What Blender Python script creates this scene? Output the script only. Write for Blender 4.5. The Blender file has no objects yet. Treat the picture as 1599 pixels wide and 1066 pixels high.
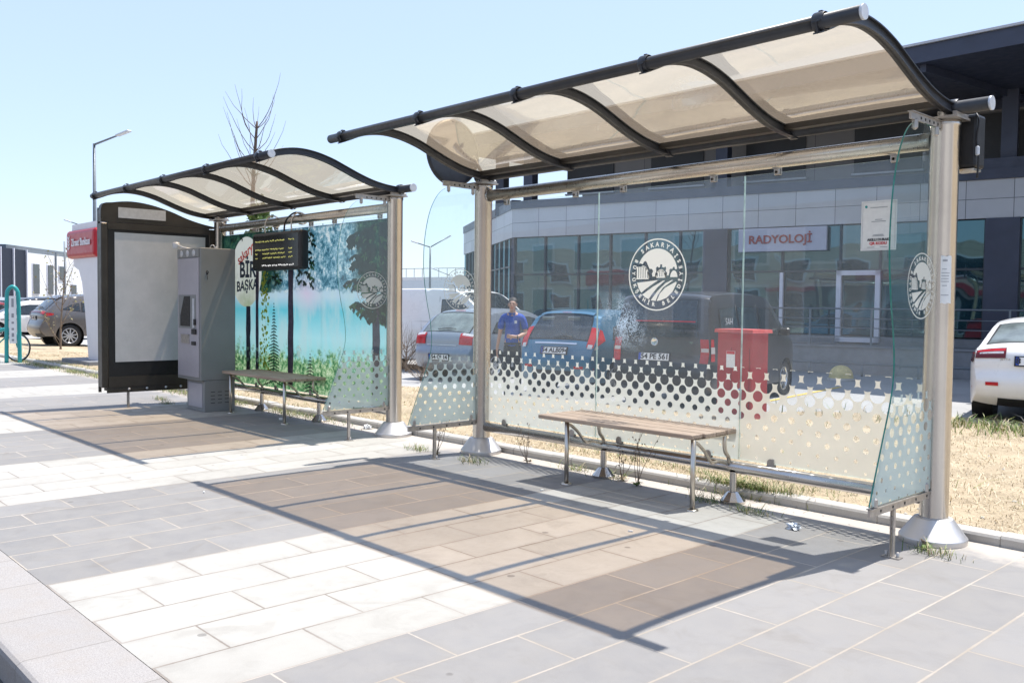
import bpy, bmesh, math, random
from mathutils import Vector, Matrix
from mathutils.noise import noise as pnoise
R = math.radians
random.seed(7)
sc = bpy.context.scene
col = sc.collection
PI = math.pi

# ---------------------------------------------------------------- camera
F_PX, YAW, PITCH, ROLL, CAM_H = 1399.14, -0.8208, -0.0407, -0.0111, 1.5
_f = Vector((math.sin(YAW)*math.cos(PITCH), math.cos(YAW)*math.cos(PITCH), math.sin(PITCH)))
_r0 = Vector((math.cos(YAW), -math.sin(YAW), 0)); _d0 = _f.cross(_r0)
_r = _r0*math.cos(ROLL)+_d0*math.sin(ROLL); _d = -_r0*math.sin(ROLL)+_d0*math.cos(ROLL)
cam = bpy.data.cameras.new('camera'); camo = bpy.data.objects.new('camera', cam); col.objects.link(camo)
m = Matrix.Identity(4)
for i in range(3):
    m[i][0] = _r[i]; m[i][1] = -_d[i]; m[i][2] = -_f[i]
m[2][3] = CAM_H
camo.matrix_world = m
cam.sensor_width = 36; cam.lens = F_PX/1599*36; cam.clip_end = 3000; cam.clip_start = .05
sc.camera = camo
# ---------------------------------------------------------------- world, sun, exposure
w = bpy.data.worlds.new('World'); sc.world = w; w.use_nodes = True
nt = w.node_tree; bg = nt.nodes['Background']
sky = nt.nodes.new('ShaderNodeTexSky'); sky.sky_type = 'NISHITA'; sky.sun_disc = False
SUN_DIR = Vector((.30, 1.12, 2.95)).normalized()
sky.sun_elevation = math.asin(SUN_DIR.z); sky.sun_rotation = math.atan2(SUN_DIR.x, SUN_DIR.y)
sky.air_density = 1.0; sky.dust_density = .6; sky.ozone_density = 1.0; sky.altitude = 30
pale = nt.nodes.new('ShaderNodeMix'); pale.data_type = 'RGBA'; pale.inputs[0].default_value = .62      # summer haze whitening the sky
nt.links.new(sky.outputs[0], pale.inputs[6]); pale.inputs[7].default_value = (3.05, 3.74, 5.2, 1)
nt.links.new(pale.outputs[2], bg.inputs[0]); bg.inputs[1].default_value = 0.12
sl = bpy.data.lights.new('sun', 'SUN'); sl.energy = 3.7; sl.angle = R(.53); sl.color = (1, .955, .89)
so = bpy.data.objects.new('sun', sl); col.objects.link(so)
so.rotation_euler = SUN_DIR.to_track_quat('Z', 'Y').to_euler()
sc.view_settings.view_transform = 'Standard'; sc.view_settings.look = 'None'
sc.view_settings.exposure = 0.98; sc.view_settings.gamma = 1
cy = sc.cycles
cy.max_bounces = 10; cy.transparent_max_bounces = 24; cy.transmission_bounces = 6; cy.diffuse_bounces = 4; cy.glossy_bounces = 4
cy.sample_clamp_indirect = 6; cy.use_denoising = True; cy.caustics_reflective = False

# ---------------------------------------------------------------- node helpers
class NT:
    def __init__(s, name):
        s.m = bpy.data.materials.new(name); s.m.use_nodes = True; s.t = s.m.node_tree
        s.t.nodes.clear(); s.out = s.t.nodes.new('ShaderNodeOutputMaterial')
    def n(s, typ, ins=None, **kw):
        nd = s.t.nodes.new(typ)
        for k, v in kw.items(): setattr(nd, k, v)
        for k, v in (ins or {}).items(): s.put(nd.inputs[k], v)
        return nd
    def put(s, sock, v):
        if isinstance(v, bpy.types.NodeSocket): s.t.links.new(v, sock)
        else:
            if sock.type == 'RGBA' and not hasattr(v, '__len__'): v = (v, v, v, 1)
            if sock.type == 'RGBA' and len(v) == 3: v = (*v, 1)
            sock.default_value = v
    def math(s, op, a, b=0, c=0, clamp=False):
        nd = s.n('ShaderNodeMath', {0: a, 1: b, 2: c}, operation=op); nd.use_clamp = clamp
        return nd.outputs[0]
    def mix(s, f, a, b, typ='MIX'):
        nd = s.n('ShaderNodeMix', data_type='RGBA', blend_type=typ)
        s.put(nd.inputs[0], f); s.put(nd.inputs[6], a); s.put(nd.inputs[7], b)
        return nd.outputs[2]
    def coord(s, which='Object'):
        return s.n('ShaderNodeTexCoord').outputs[which]
    def noise(s, scale, detail=4, rough=.55, vec=None, dist=0):
        nd = s.n('ShaderNodeTexNoise', {'Scale': scale, 'Detail': detail, 'Roughness': rough, 'Distortion': dist})
        s.t.links.new(vec if vec is not None else s.coord(), nd.inputs['Vector'])
        return nd.outputs['Fac']
    def ramp(s, f, *stops, interp='LINEAR'):
        nd = s.n('ShaderNodeValToRGB', {0: f}); cr = nd.color_ramp; cr.interpolation = interp
        while len(cr.elements) < len(stops): cr.elements.new(.5)
        for e, (p, c) in zip(cr.elements, stops):
            e.position = p; e.color = (c, c, c, 1) if not hasattr(c, '__len__') else (*c, 1)[:4]
        return nd.outputs[0]
    def xyz(s, vec=None):
        nd = s.n('ShaderNodeSeparateXYZ'); s.t.links.new(vec if vec is not None else s.coord(), nd.inputs[0])
        return nd.outputs
    def bump(s, h, strength=.3, dist=.01):
        return s.n('ShaderNodeBump', {'Height': h, 'Strength': strength, 'Distance': dist}).outputs[0]
    def bsdf(s, base, rough=.5, metal=0, normal=None, **kw):
        nd = s.n('ShaderNodeBsdfPrincipled', {'Base Color': base, 'Roughness': rough, 'Metallic': metal, **kw})
        if normal is not None: s.t.links.new(normal, nd.inputs['Normal'])
        return nd.outputs[0]
    def done(s, sh):
        s.t.links.new(sh, s.out.inputs[0]); return s.m

def mat(name, base, rough=.5, metal=0, var=.12, vs=6, bump=0, bs=60, **kw):
    t = NT(name)
    f = t.noise(vs, 6, .6)
    lo = tuple(c*(1-var) for c in base); hi = tuple(min(1, c*(1+var)) for c in base)
    c = t.ramp(f, (.3, lo), (.7, hi))
    n = t.bump(t.noise(bs, 4), bump, .004) if bump else None
    rr = t.ramp(t.noise(vs*2.7, 3), (.3, max(.02, rough*.85)), (.7, min(1, rough*1.15)))
    return t.done(t.bsdf(c, rr, metal, n, **kw))

M = {}
M['dark'] = mat('dark coated steel', (.028, .030, .036), .42, 0, .25, 9, .06, 90)
M['darkbrown'] = mat('dark bronze aluminium', (.050, .044, .037), .4, .3, .2, 5)
M['black'] = mat('black plastic', (.012, .012, .013), .45, 0, .2, 8)
M['rubber'] = mat('tyre rubber', (.018, .018, .019), .75, 0, .2, 20)
M['capgrey'] = mat('grey end cap', (.55, .57, .60), .45, .2, .1, 20)
M['zinc'] = mat('galvanised bracket', (.42, .39, .36), .42, .75, .2, 25, .05, 120)
M['wood'] = None
M['white'] = mat('white sheet', (.80, .80, .79), .45, 0, .04, 5)
M['paper'] = mat('paper', (.78, .78, .76), .8, 0, .05, 30)
M['ink'] = mat('dark print', (.03, .03, .035), .7, 0, .1)
M['redink'] = mat('red print', (.55, .03, .04), .6, 0, .1)
M['machine'] = mat('grey powder coat', (.215, .222, .222), .42, 0, .06, 2.5, .03, 200)
M['machinefront'] = mat('silver front', (.40, .385, .42), .4, .2, .05, 3)
M['red'] = mat('red paint', (.36, .018, .022), .42, 0, .15, 4)
M['bankred'] = mat('red acrylic', (.40, .006, .016), .35, 0, .05, 3)
M['bankwhite'] = mat('white lacquer', (.66, .63, .65), .35, 0, .04, 3)
M['teal'] = mat('teal paint', (.02, .30, .30), .38, 0, .1, 5)
M['yellow'] = mat('faded yellow concrete', (.62, .50, .22), .85, 0, .22, 12, .3, 60)
M['bark'] = mat('bark', (.12, .085, .07), .9, 0, .35, 25, .5, 60)
M['twig'] = mat('dry twig', (.20, .15, .11), .9, 0, .3, 25)
M['leaf'] = mat('leaf', (.09, .15, .03), .6, 0, .35, 12)
M['lampgrey'] = mat('painted lamp grey', (.16, .18, .20), .5, .3, .1, 5)
M['chrome'] = mat('chrome', (.75, .75, .76), .12, 1, .03, 5)

def steel(name, base, rough):
    t = NT(name)
    v = t.coord()
    mp = t.n('ShaderNodeMapping', {'Vector': v, 'Scale': (60, 60, 1.2)}).outputs[0]
    f = t.noise(1.0, 3, .5, mp)
    st = t.noise(3.5, 5, .65, v)
    c = t.mix(t.ramp(st, (.45, 0), (.75, 1)), base, tuple(x*.86 for x in base))
    r = t.math('ADD', t.math('MULTIPLY', f, .14), rough)
    return t.done(t.bsdf(c, r, 1, t.bump(f, .02, .002)))
M['steel'] = steel('brushed stainless steel', (.54, .52, .50), .17)
M['steelmatt'] = steel('matt cast base', (.62, .60, .58), .42)
M['steel2'] = steel('stainless tube', (.60, .55, .48), .22)

def wood():
    t = NT('weathered wood')
    v = t.coord()
    mp = t.n('ShaderNodeMapping', {'Vector': v, 'Scale': (1.5, 30, 30)}).outputs[0]
    f = t.noise(2.0, 8, .7, mp, .6)
    c = t.ramp(f, (.25, (.20, .14, .10)), (.5, (.42, .315, .235)), (.8, (.55, .46, .37)))
    return t.done(t.bsdf(c, .75, 0, t.bump(f, .5, .004)))
M['wood'] = wood()

def glass(name, tint, dust=.03, refl=1.0, dust_refl_col=(.75, .78, .80), haze=0.0, scratch=False):
    t = NT(name)
    tr = t.n('ShaderNodeBsdfTransparent', {'Color': tint}).outputs[0]
    gl = t.n('ShaderNodeBsdfGlossy', {'Color': (1, 1, 1), 'Roughness': .0}).outputs[0]
    fr = t.n('ShaderNodeFresnel', {'IOR': 1.45}).outputs[0]
    fr = t.math('MULTIPLY', t.math('MULTIPLY', fr, t.math('SUBTRACT', 1, t.n('ShaderNodeNewGeometry').outputs['Backfacing'])), refl*1.6, clamp=True)
    df = t.n('ShaderNodeBsdfDiffuse', {'Color': dust_refl_col}).outputs[0]
    tl = t.n('ShaderNodeBsdfTranslucent', {'Color': dust_refl_col}).outputs[0]
    dd = t.n('ShaderNodeMixShader', {0: .55, 1: df, 2: tl}).outputs[0]
    nz = t.noise(2.2, 8, .7)
    co = t.coord()
    mp = t.n('ShaderNodeMapping', {'Vector': co, 'Scale': (9, 9, .8)}).outputs[0]
    nz2 = t.noise(2, 6, .7, mp)
    d = t.math('MULTIPLY', t.ramp(t.math('MULTIPLY', nz, nz2), (.16, .25), (.42, 1)), dust)
    d = t.math('ADD', d, haze)  # even pale blue veil stands in for reflections on the panes
    if scratch:
        x, y, z = t.xyz(co)
        dx = t.math('DIVIDE', t.math('SUBTRACT', x, SCR[0]), .24); dz = t.math('DIVIDE', t.math('SUBTRACT', z, SCR[1]), .24)
        sh = t.math('ADD', dx, t.math('MULTIPLY', dz, .45))
        rr = t.math('SQRT', t.math('ADD', t.math('MULTIPLY', sh, sh), t.math('MULTIPLY', dz, dz)))
        fall = t.math('SUBTRACT', 1.15, rr, clamp=True)
        sp = t.noise(95, 3, .7)
        sp2 = t.noise(9, 5, .7)
        k = t.math('MULTIPLY', t.ramp(t.math('ADD', sp, t.math('MULTIPLY', t.math('SUBTRACT', sp2, .5), .6)), (.52, 0), (.60, 1)), fall)
        d = t.math('ADD', d, t.math('MULTIPLY', k, .8), clamp=True)
    a = t.n('ShaderNodeMixShader', {0: fr, 1: tr, 2: gl}).outputs[0]
    return t.done(t.n('ShaderNodeMixShader', {0: d, 1: a, 2: dd}).outputs[0])
SCR = (1.82, 1.37)
M['glass'] = glass('shelter glass', (.965, .98, .985), .022, .85, (.62, .75, .88), .024)
M['glassworn'] = glass('scratched shelter glass', (.965, .98, .985), .026, .85, (.62, .75, .88), .026, True)
M['endglass'] = glass('green tinted end glass', (.945, .98, .975), .025, 1.0, (.60, .80, .82), .009)
M['edge'] = mat('green glass edge', (.03, .20, .16), .15, 0, .3, 12)
M['edgelight'] = mat('pale glass edge', (.45, .60, .56), .2, 0, .3, 12)

def roofmat():
    t = NT('bronze polycarbonate')
    v = t.coord(); x, y, z = t.xyz(v)
    nz = t.noise(1.7, 6, .6); fine = t.noise(14, 6, .7)
    dirt = t.ramp(nz, (.35, 0), (.75, 1))
    tint = t.mix(dirt, (.98, .785, .56), (.94, .75, .53))
    tr = t.n('ShaderNodeBsdfTransparent', {'Color': tint}).outputs[0]
    dcol = t.mix(t.ramp(fine, (.35, 0), (.8, 1)), (.52, .43, .33), (.46, .38, .285))
    df = t.n('ShaderNodeBsdfDiffuse', {'Color': dcol}).outputs[0]
    tl = t.n('ShaderNodeBsdfTranslucent', {'Color': t.mix(.5, dcol, (.60, .47, .34))}).outputs[0]
    dd = t.n('ShaderNodeMixShader', {0: .62, 1: df, 2: tl}).outputs[0]
    edge = t.ramp(y, (.0, 0), (.08, 0))
    a = t.n('ShaderNodeMixShader', {0: t.math('ADD', .32, t.math('MULTIPLY', dirt, .05)), 1: tr, 2: dd}).outputs[0]
    gl = t.n('ShaderNodeBsdfGlossy', {'Color': (1, 1, 1), 'Roughness': .06}).outputs[0]
    fr = t.math('MULTIPLY', t.n('ShaderNodeLayerWeight', {'Blend': .12}).outputs['Fresnel'], .32)
    return t.done(t.n('ShaderNodeMixShader', {0: fr, 1: a, 2: gl}).outputs[0])
M['roof'] = roofmat()

def film(name, pitch, rowp, stops, colr, axis='x', offs=(0, 0), ztop=1.0, jag=0):
    """Frosted film with a staggered lattice of round holes: radius depends on the row's height."""
    t = NT(name)
    x, y, z = t.xyz(); u = x if axis == 'x' else y
    hole = None
    for k in (0, 1):
        a = t.math('DIVIDE', t.math('SUBTRACT', u, offs[0]+k*pitch/2), pitch)
        b = t.math('DIVIDE', t.math('SUBTRACT', z, offs[1]+k*rowp/2), rowp)
        fa = t.math('MULTIPLY', t.math('SUBTRACT', t.math('FRACT', t.math('ADD', a, 50)), .5), pitch)
        fb = t.math('MULTIPLY', t.math('SUBTRACT', t.math('FRACT', t.math('ADD', b, 50)), .5), rowp)
        zc = t.math('ADD', t.math('MULTIPLY', t.math('ADD', t.math('FLOOR', b), .5), rowp), offs[1]+k*rowp/2)
        rad = t.n('ShaderNodeFloatCurve').outputs[0] if False else t.ramp(zc, *stops)
        dist = t.math('SQRT', t.math('ADD', t.math('MULTIPLY', fa, fa), t.math('MULTIPLY', fb, fb)))
        h = t.math('LESS_THAN', dist, t.math('MULTIPLY', rad, .1))
        hole = h if hole is None else t.math('MAXIMUM', hole, h)
    top = t.math('GREATER_THAN', z, ztop)
    hole = t.math('MAXIMUM', hole, top)
    v = t.noise(5, 5, .6)
    c = t.mix(t.ramp(v, (.3, 0), (.8, .35)), colr, tuple(q*.82 for q in colr))
    df = t.n('ShaderNodeBsdfDiffuse', {'Color': c}).outputs[0]
    tl = t.n('ShaderNodeBsdfTranslucent', {'Color': c}).outputs[0]
    dd = t.n('ShaderNodeMixShader', {0: .62, 1: df, 2: tl}).outputs[0]
    tr = t.n('ShaderNodeBsdfTransparent', {'Color': (1, 1, 1)}).outputs[0]
    semi = t.n('ShaderNodeMixShader', {0: .90, 1: tr, 2: dd}).outputs[0]
    return t.done(t.n('ShaderNodeMixShader', {0: hole, 1: semi, 2: tr}).outputs[0])
ST = ((.38, .085), (.46, .145), (.55, .18), (.63, .215), (.73, .26), (.79, .31), (.87, .415), (.93, .475), (1.0, .485))
M['film'] = film('frosted dotted film', .123, .135, ST, (.86, .87, .80), 'x', (0, .02), 1.045)
M['filmwide'] = film('frosted dotted film wide', .142, .156, tuple((a, b*1.155) for a, b in ST), (.86, .80, .68), 'x', (.03, .05), 1.045)
M['filmend'] = film('frosted dotted end film', .12, .135, ST, (.74, .82, .78), 'y', (0, .02), 1.0)
def whitefilm():
    t = NT('white vinyl')
    df = t.n('ShaderNodeBsdfDiffuse', {'Color': (.85, .84, .80)}).outputs[0]
    tl = t.n('ShaderNodeBsdfTranslucent', {'Color': (.90, .88, .80)}).outputs[0]
    return t.done(t.n('ShaderNodeMixShader', {0: .6, 1: df, 2: tl}).outputs[0])
M['vinyl'] = whitefilm()

# ---------------------------------------------------------------- mesh helpers
def tag(o, label=None, cat=None, group=None, kind=None):
    if label: o['label'] = label
    if cat: o['category'] = cat
    if group: o['group'] = group
    if kind: o['kind'] = kind
    return o
def thing(name, label, cat, loc=(0, 0, 0), rz=0, group=None):
    o = bpy.data.objects.new(name, None); col.objects.link(o); o.empty_display_size = .2
    o.location = loc; o.rotation_euler = (0, 0, rz)
    return tag(o, label, cat, group)
def copy_tree(o, parent=None):
    c = o.copy(); col.objects.link(c)
    if parent is not None: c.parent = parent
    for ch in list(o.children): copy_tree(ch, c)
    return c

class MB:
    def __init__(s): s.v = []; s.f = []; s.mi = []; s.sm = []
    def add(s, vs, fs, mi=0, sm=False):
        b = len(s.v); s.v += [tuple(v) for v in vs]
        for f in fs: s.f.append([b+i for i in f]); s.mi.append(mi); s.sm.append(sm)
        return s
    def box(s, c, d, rot=None, mi=0, ch=0):
        x, y, z = d[0]/2, d[1]/2, d[2]/2
        c = Vector(c)
        if ch:
            prof = [(x-ch, y), (x, y-ch), (x, -y+ch), (x-ch, -y), (-x+ch, -y), (-x, -y+ch), (-x, y-ch), (-x+ch, y)]
            sc_ = [(1-ch/x, 1-ch/y, -z), (1, 1, -z+ch), (1, 1, z-ch), (1-ch/x, 1-ch/y, z)]
            vs = [Vector((px*a, py*b, zz)) for a, b, zz in sc_ for px, py in prof]
            n = 8; fs = []
            for k in range(3):
                for i in range(n):
                    j = (i+1) % n; fs.append([k*n+j, k*n+i, (k+1)*n+i, (k+1)*n+j])
            fs.append(list(range(n))); fs.append([3*n+i for i in reversed(range(n))])
        else:
            vs = [Vector((a*x, b*y, e*z)) for a in (-1, 1) for b in (-1, 1) for e in (-1, 1)]
            fs = [[0, 1, 3, 2], [4, 6, 7, 5], [0, 4, 5, 1], [2, 3, 7, 6], [0, 2, 6, 4], [1, 5, 7, 3]]
        if rot is not None: vs = [rot @ v for v in vs]
        return s.add([v+c for v in vs], fs, mi)
    def tube(s, pts, r, n=12, cap=True, mi=0, sm=True):
        pts = [Vector(p) for p in pts]; k = len(pts)
        rs = r if hasattr(r, '__len__') else [r]*k
        vs = []; up = None
        for i, p in enumerate(pts):
            t = (pts[min(i+1, k-1)]-pts[max(i-1, 0)]).normalized()
            if up is None:
                up = Vector((0, 0, 1)) if abs(t.z) < .9 else Vector((1, 0, 0))
            a = t.cross(up).normalized(); b = a.cross(t).normalized(); up = b
            for j in range(n):
                th = 2*PI*j/n; vs.append(p+(a*math.cos(th)+b*math.sin(th))*rs[i])
        fs = [[i*n+j, i*n+(j+1) % n, (i+1)*n+(j+1) % n, (i+1)*n+j] for i in range(k-1) for j in range(n)]
        s.add(vs, fs, mi, sm)
        if cap:
            s.add(vs[:n], [list(range(n))[::-1]], mi); s.add(vs[-n:], [list(range(n))], mi)
        return s
    def lathe(s, prof, c=(0, 0, 0), n=24, axis='z', mi=0, sm=True, closed=False):
        vs = []; c = Vector(c)
        for (r, h) in prof:
            for j in range(n):
                th = 2*PI*j/n; a, b = r*math.cos(th), r*math.sin(th)
                vs.append(c+Vector((a, b, h) if axis == 'z' else (h, a, b) if axis == 'x' else (b, h, a)))
        k = len(prof)
        fs = [[i*n+j, i*n+(j+1) % n, (i+1)*n+(j+1) % n, (i+1)*n+j] for i in range(k-1) for j in range(n)]
        return s.add(vs, fs, mi, sm)
    def prism(s, poly, d, o, a, b, mi=0, mside=None):
        """poly in 2D, axes a,b from origin o, extruded by vector d."""
        o, a, b, d = Vector(o), Vector(a), Vector(b), Vector(d); n = len(poly)
        v0 = [o+a*p[0]+b*p[1] for p in poly]; v1 = [v+d for v in v0]
        s.add(v0+v1, [list(range(n))[::-1], [n+i for i in range(n)]], mi)
        s.add(v0+v1, [[i, (i+1) % n, n+(i+1) % n, n+i] for i in range(n)], mi if mside is None else mside)
        return s
    def flat(s, poly, o, a, b, mi=0):
        o, a, b = Vector(o), Vector(a), Vector(b)
        return s.add([o+a*p[0]+b*p[1] for p in poly], [list(range(len(poly)))], mi)
    def build(s, name, mt, parent=None, loc=None, fix=True):
        me = bpy.data.meshes.new(name); me.from_pydata(s.v, [], s.f)
        for q in (mt if isinstance(mt, (list, tuple)) else [mt]): me.materials.append(M[q] if isinstance(q, str) else q)
        me.polygons.foreach_set('material_index', s.mi)
        if fix:
            bm = bmesh.new(); bm.from_mesh(me)
            for f, q in zip(bm.faces, s.sm): f.smooth = q
            bmesh.ops.remove_doubles(bm, verts=bm.verts, dist=1e-5)
            bmesh.ops.recalc_face_normals(bm, faces=bm.faces)
            bm.to_mesh(me); bm.free()
        else: me.polygons.foreach_set('use_smooth', s.sm)
        o = bpy.data.objects.new(name, me); col.objects.link(o)
        if parent is not None: o.parent = parent
        if loc is not None: o.location = loc
        return o
    def xf(s, mtx):
        s.v = [tuple(mtx @ Vector(v)) for v in s.v]; return s

def bevel(o, w=.006, seg=2):
    md = o.modifiers.new('bevel', 'BEVEL'); md.width = w; md.segments = seg; md.limit_method = 'ANGLE'; md.angle_limit = R(40)
    return o
def struct(o): o['kind'] = 'structure'; return o

def text_mb(body, size, o, a, b, ext=.002, mb=None, align='CENTER', mi=0, stretch=1, bold=0):
    """letters as mesh on the plane (o; a right, b up)."""
    cu = bpy.data.curves.new('t', 'FONT'); cu.body = body; cu.size = size; cu.align_x = align; cu.align_y = 'CENTER'
    cu.extrude = ext; cu.offset = bold; cu.resolution_u = 3
    ob = bpy.data.objects.new('t', cu); me = bpy.data.meshes.new_from_object(ob)
    o, a, b = Vector(o), Vector(a).normalized(), Vector(b).normalized(); nrm = a.cross(b)
    mb = mb or MB()
    mb.add([o+a*v.co.x*stretch+b*v.co.y+nrm*v.co.z for v in me.vertices], [list(p.vertices) for p in me.polygons], mi)
    bpy.data.objects.remove(ob); bpy.data.curves.remove(cu); bpy.data.meshes.remove(me)
    return mb

# ================================================================ SETTING: ground
TC, TX0 = .35986, -5.0698
def tiles():
    t = NT('concrete paving tiles')
    x, y, z = t.xyz()
    gi = t.math('DIVIDE', t.math('SUBTRACT', x, TX0), TC)
    i = t.math('FLOOR', gi); fx = t.math('FRACT', t.math('ADD', gi, 500))
    par = t.math('FLOORED_MODULO', i, 2)
    gv = t.math('DIVIDE', t.math('SUBTRACT', y, t.math('SUBTRACT', 2.08, t.math('MULTIPLY', par, .35))), .685)
    j = t.math('FLOOR', gv); fy = t.math('FRACT', t.math('ADD', gv, 500))
    band = t.math('LESS_THAN', t.math('FLOORED_MODULO', i, 11), 4.5)
    cid = t.n('ShaderNodeCombineXYZ', {0: i, 1: j, 2: 0}).outputs[0]
    wn = t.n('ShaderNodeTexWhiteNoise', {'Vector': cid}).outputs[0]
    big = t.noise(.9, 5, .6); fine = t.noise(45, 6, .75); mid = t.noise(6, 6, .65)
    grain = t.noise(260, 2, .5)
    grey = t.mix(wn, (.208, .201, .198), (.258, .250, .246))
    white = t.mix(wn, (.405, .390, .356), (.480, .465, .430))
    c = t.mix(band, grey, white)
    c = t.mix(t.math('MULTIPLY', t.ramp(mid, (.38, 0), (.70, 1)), .28), c, (.33, .31, .28))
    c = t.mix(t.math('MULTIPLY', t.ramp(big, (.42, 0), (.62, 1)), .22), c, (.24, .22, .20))
    c = t.mix(t.math('MULTIPLY', t.ramp(grain, (.3, 1), (.7, 0)), .16), c, (.10, .10, .10))
    scuff = t.ramp(t.noise(3.4, 9, .78, None, .8), (.50, 0), (.66, 1))
    c = t.mix(t.math('MULTIPLY', scuff, .20), c, (.15, .135, .12))
    edge = t.math('SUBTRACT', 1, t.math('MULTIPLY', t.math('MINIMUM', t.math('MULTIPLY', t.math('MINIMUM', fx, t.math('SUBTRACT', 1, fx)), TC), t.math('MULTIPLY', t.math('MINIMUM', fy, t.math('SUBTRACT', 1, fy)), .685)), 22), clamp=True)
    c = t.mix(t.math('MULTIPLY', t.math('MULTIPLY', edge, mid), .32), c, (.22, .19, .16))
    # stains and chewing gum
    vo = t.n('ShaderNodeTexVoronoi', {'Vector': t.coord(), 'Scale': 2.6, 'Randomness': 1}).outputs[0]
    vj = t.math('ADD', vo, t.math('MULTIPLY', t.math('SUBTRACT', fine, .5), .05))
    gum = t.ramp(vj, (.050, 1), (.066, 0))
    c = t.mix(t.math('MULTIPLY', gum, .55), c, (.10, .09, .085))
    st = t.ramp(t.noise(2.3, 3, .5, None, 1.5), (.58, 0), (.70, 1))
    c = t.mix(t.math('MULTIPLY', st, .18), c, (.14, .12, .10))
    # joints, wobbling a little, filled with sand on the grey bands and darker on the white ones
    wob = t.math('ADD', t.math('MULTIPLY', t.math('SUBTRACT', fine, .5), .008), t.math('MULTIPLY', t.math('SUBTRACT', t.noise(4.5, 4, .6), .5), .009))
    ex = t.math('MULTIPLY', t.math('MINIMUM', fx, t.math('SUBTRACT', 1, fx)), TC)
    ey = t.math('MULTIPLY', t.math('MINIMUM', fy, t.math('SUBTRACT', 1, fy)), .685)
    e = t.math('ADD', t.math('MINIMUM', ex, t.math('ADD', ey, .0008)), wob)
    jm = t.ramp(e, (.0036, 1), (.0066, 0))
    jn = t.ramp(t.noise(1.3, 4, .6), (.42, 0), (.62, 1))
    jc = t.mix(jn, t.mix(band, (.30, .26, .215), (.19, .16, .135)), t.mix(band, (.42, .375, .325), (.31, .275, .245)))
    c = t.mix(jm, c, jc)
    # sandy dust along the rear curb
    dst = t.math('MULTIPLY', t.math('MULTIPLY', t.math('SUBTRACT', t.math('ADD', y, t.math('MULTIPLY', mid, .5)), 5.98), 5, clamp=True), .85)
    c = t.mix(dst, c, (.46, .41, .355))
    h = t.math('ADD', t.math('MULTIPLY', t.math('SUBTRACT', 1, jm), 1), t.math('MULTIPLY', fine, .25))
    h = t.math('ADD', h, t.math('MULTIPLY', wn, .35))
    return t.done(t.bsdf(c, t.ramp(mid, (.3, .62), (.7, .8)), 0, t.bump(h, .35, .004)))
M['tiles'] = tiles()

def groundmat(name, a, b, c3, s1, s2, bump=.4, rough=.9):
    t = NT(name)
    n1 = t.noise(s1, 8, .65); n2 = t.noise(s2, 6, .7)
    c = t.mix(t.ramp(n1, (.35, 0), (.65, 1)), a, b)
    c = t.mix(t.math('MULTIPLY', t.ramp(n2, (.45, 0), (.7, 1)), .6), c, c3)
    return t.done(t.bsdf(c, rough, 0, t.bump(n2, bump, .02)))
M['asphalt'] = groundmat('asphalt', (.055, .055, .058), (.085, .083, .082), (.11, .105, .10), .8, 120, .3)
M['lot'] = groundmat('sunbleached concrete lot', (.32, .32, .32), (.41, .405, .40), (.28, .275, .27), .35, 30, .2)
M['straw'] = groundmat('dry lawn soil', (.34, .27, .18), (.54, .44, .30), (.28, .215, .14), 1.1, 34, 1.0)
M['dirt'] = groundmat('dry ground', (.30, .27, .22), (.36, .33, .28), (.25, .24, .19), .05, 1.5, .3)
def granite(name, a, b, pitch, x0, joint=(.20, .185, .17), speck=.5):
    t = NT(name)
    x, y, z = t.xyz()
    g = t.math('FRACT', t.math('ADD', t.math('DIVIDE', t.math('SUBTRACT', x, x0), pitch), 500))
    e = t.math('MULTIPLY', t.math('MINIMUM', g, t.math('SUBTRACT', 1, g)), pitch)
    idx = t.math('FLOOR', t.math('DIVIDE', t.math('SUBTRACT', x, x0), pitch))
    wn = t.n('ShaderNodeTexWhiteNoise', {'W': idx}, noise_dimensions='1D').outputs[0]
    f = t.noise(190, 4, .8); md = t.noise(5, 6, .65)
    c = t.mix(t.ramp(f, (.35, 0), (.65, 1)), a, b)
    c = t.mix(t.math('MULTIPLY', wn, .25), c, a)
    c = t.mix(t.math('MULTIPLY', t.ramp(md, (.45, 0), (.75, 1)), .35), c, (.30, .25, .20))
    jm = t.ramp(t.math('ADD', e, t.math('MULTIPLY', t.math('SUBTRACT', md, .5), .006)), (.0025, 1), (.005, 0))
    c = t.mix(jm, c, joint)
    h = t.math('SUBTRACT', t.math('MULTIPLY', f, .3), t.math('MULTIPLY', jm, 1))
    return t.done(t.bsdf(c, .75, 0, t.bump(h, .35, .004)))
M['granite'] = granite('granite kerb stone', (.22, .205, .198), (.40, .378, .36), .545, -4.6)
M['curbstone'] = granite('concrete curb stone', (.40, .38, .345), (.52, .495, .46), .80, -1.74)

def sheet(name, pts, z, mt):
    return struct(MB().add([(p[0], p[1], z) for p in pts], [list(range(len(pts)))]).build(name, mt))
sheet('terrain', [(-1500, -1500), (1500, -1500), (1500, 1500), (-1500, 1500)], -.20, 'dirt')
sheet('road', [(-130, -9.5), (60, -9.5), (60, .995), (-130, .995)], -.14, 'asphalt')
sheet('pavement', [(-60, 1.390), (14, 1.390), (14, 6.13), (-60, 6.13)], 0, 'tiles')
# front kerb with rounded nose
kb = MB()
prof = [(.992, -.2), (.992, -.03), (.998, -.012), (1.012, -.002), (1.03, 0.001), (1.386, 0.001), (1.386, -.2)]
kb.prism([(p[0], p[1]) for p in prof], (74, 0, 0), (-60, 0, 0), (0, 1, 0), (0, 0, 1))
struct(kb.build('kerb', 'granite'))
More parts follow.
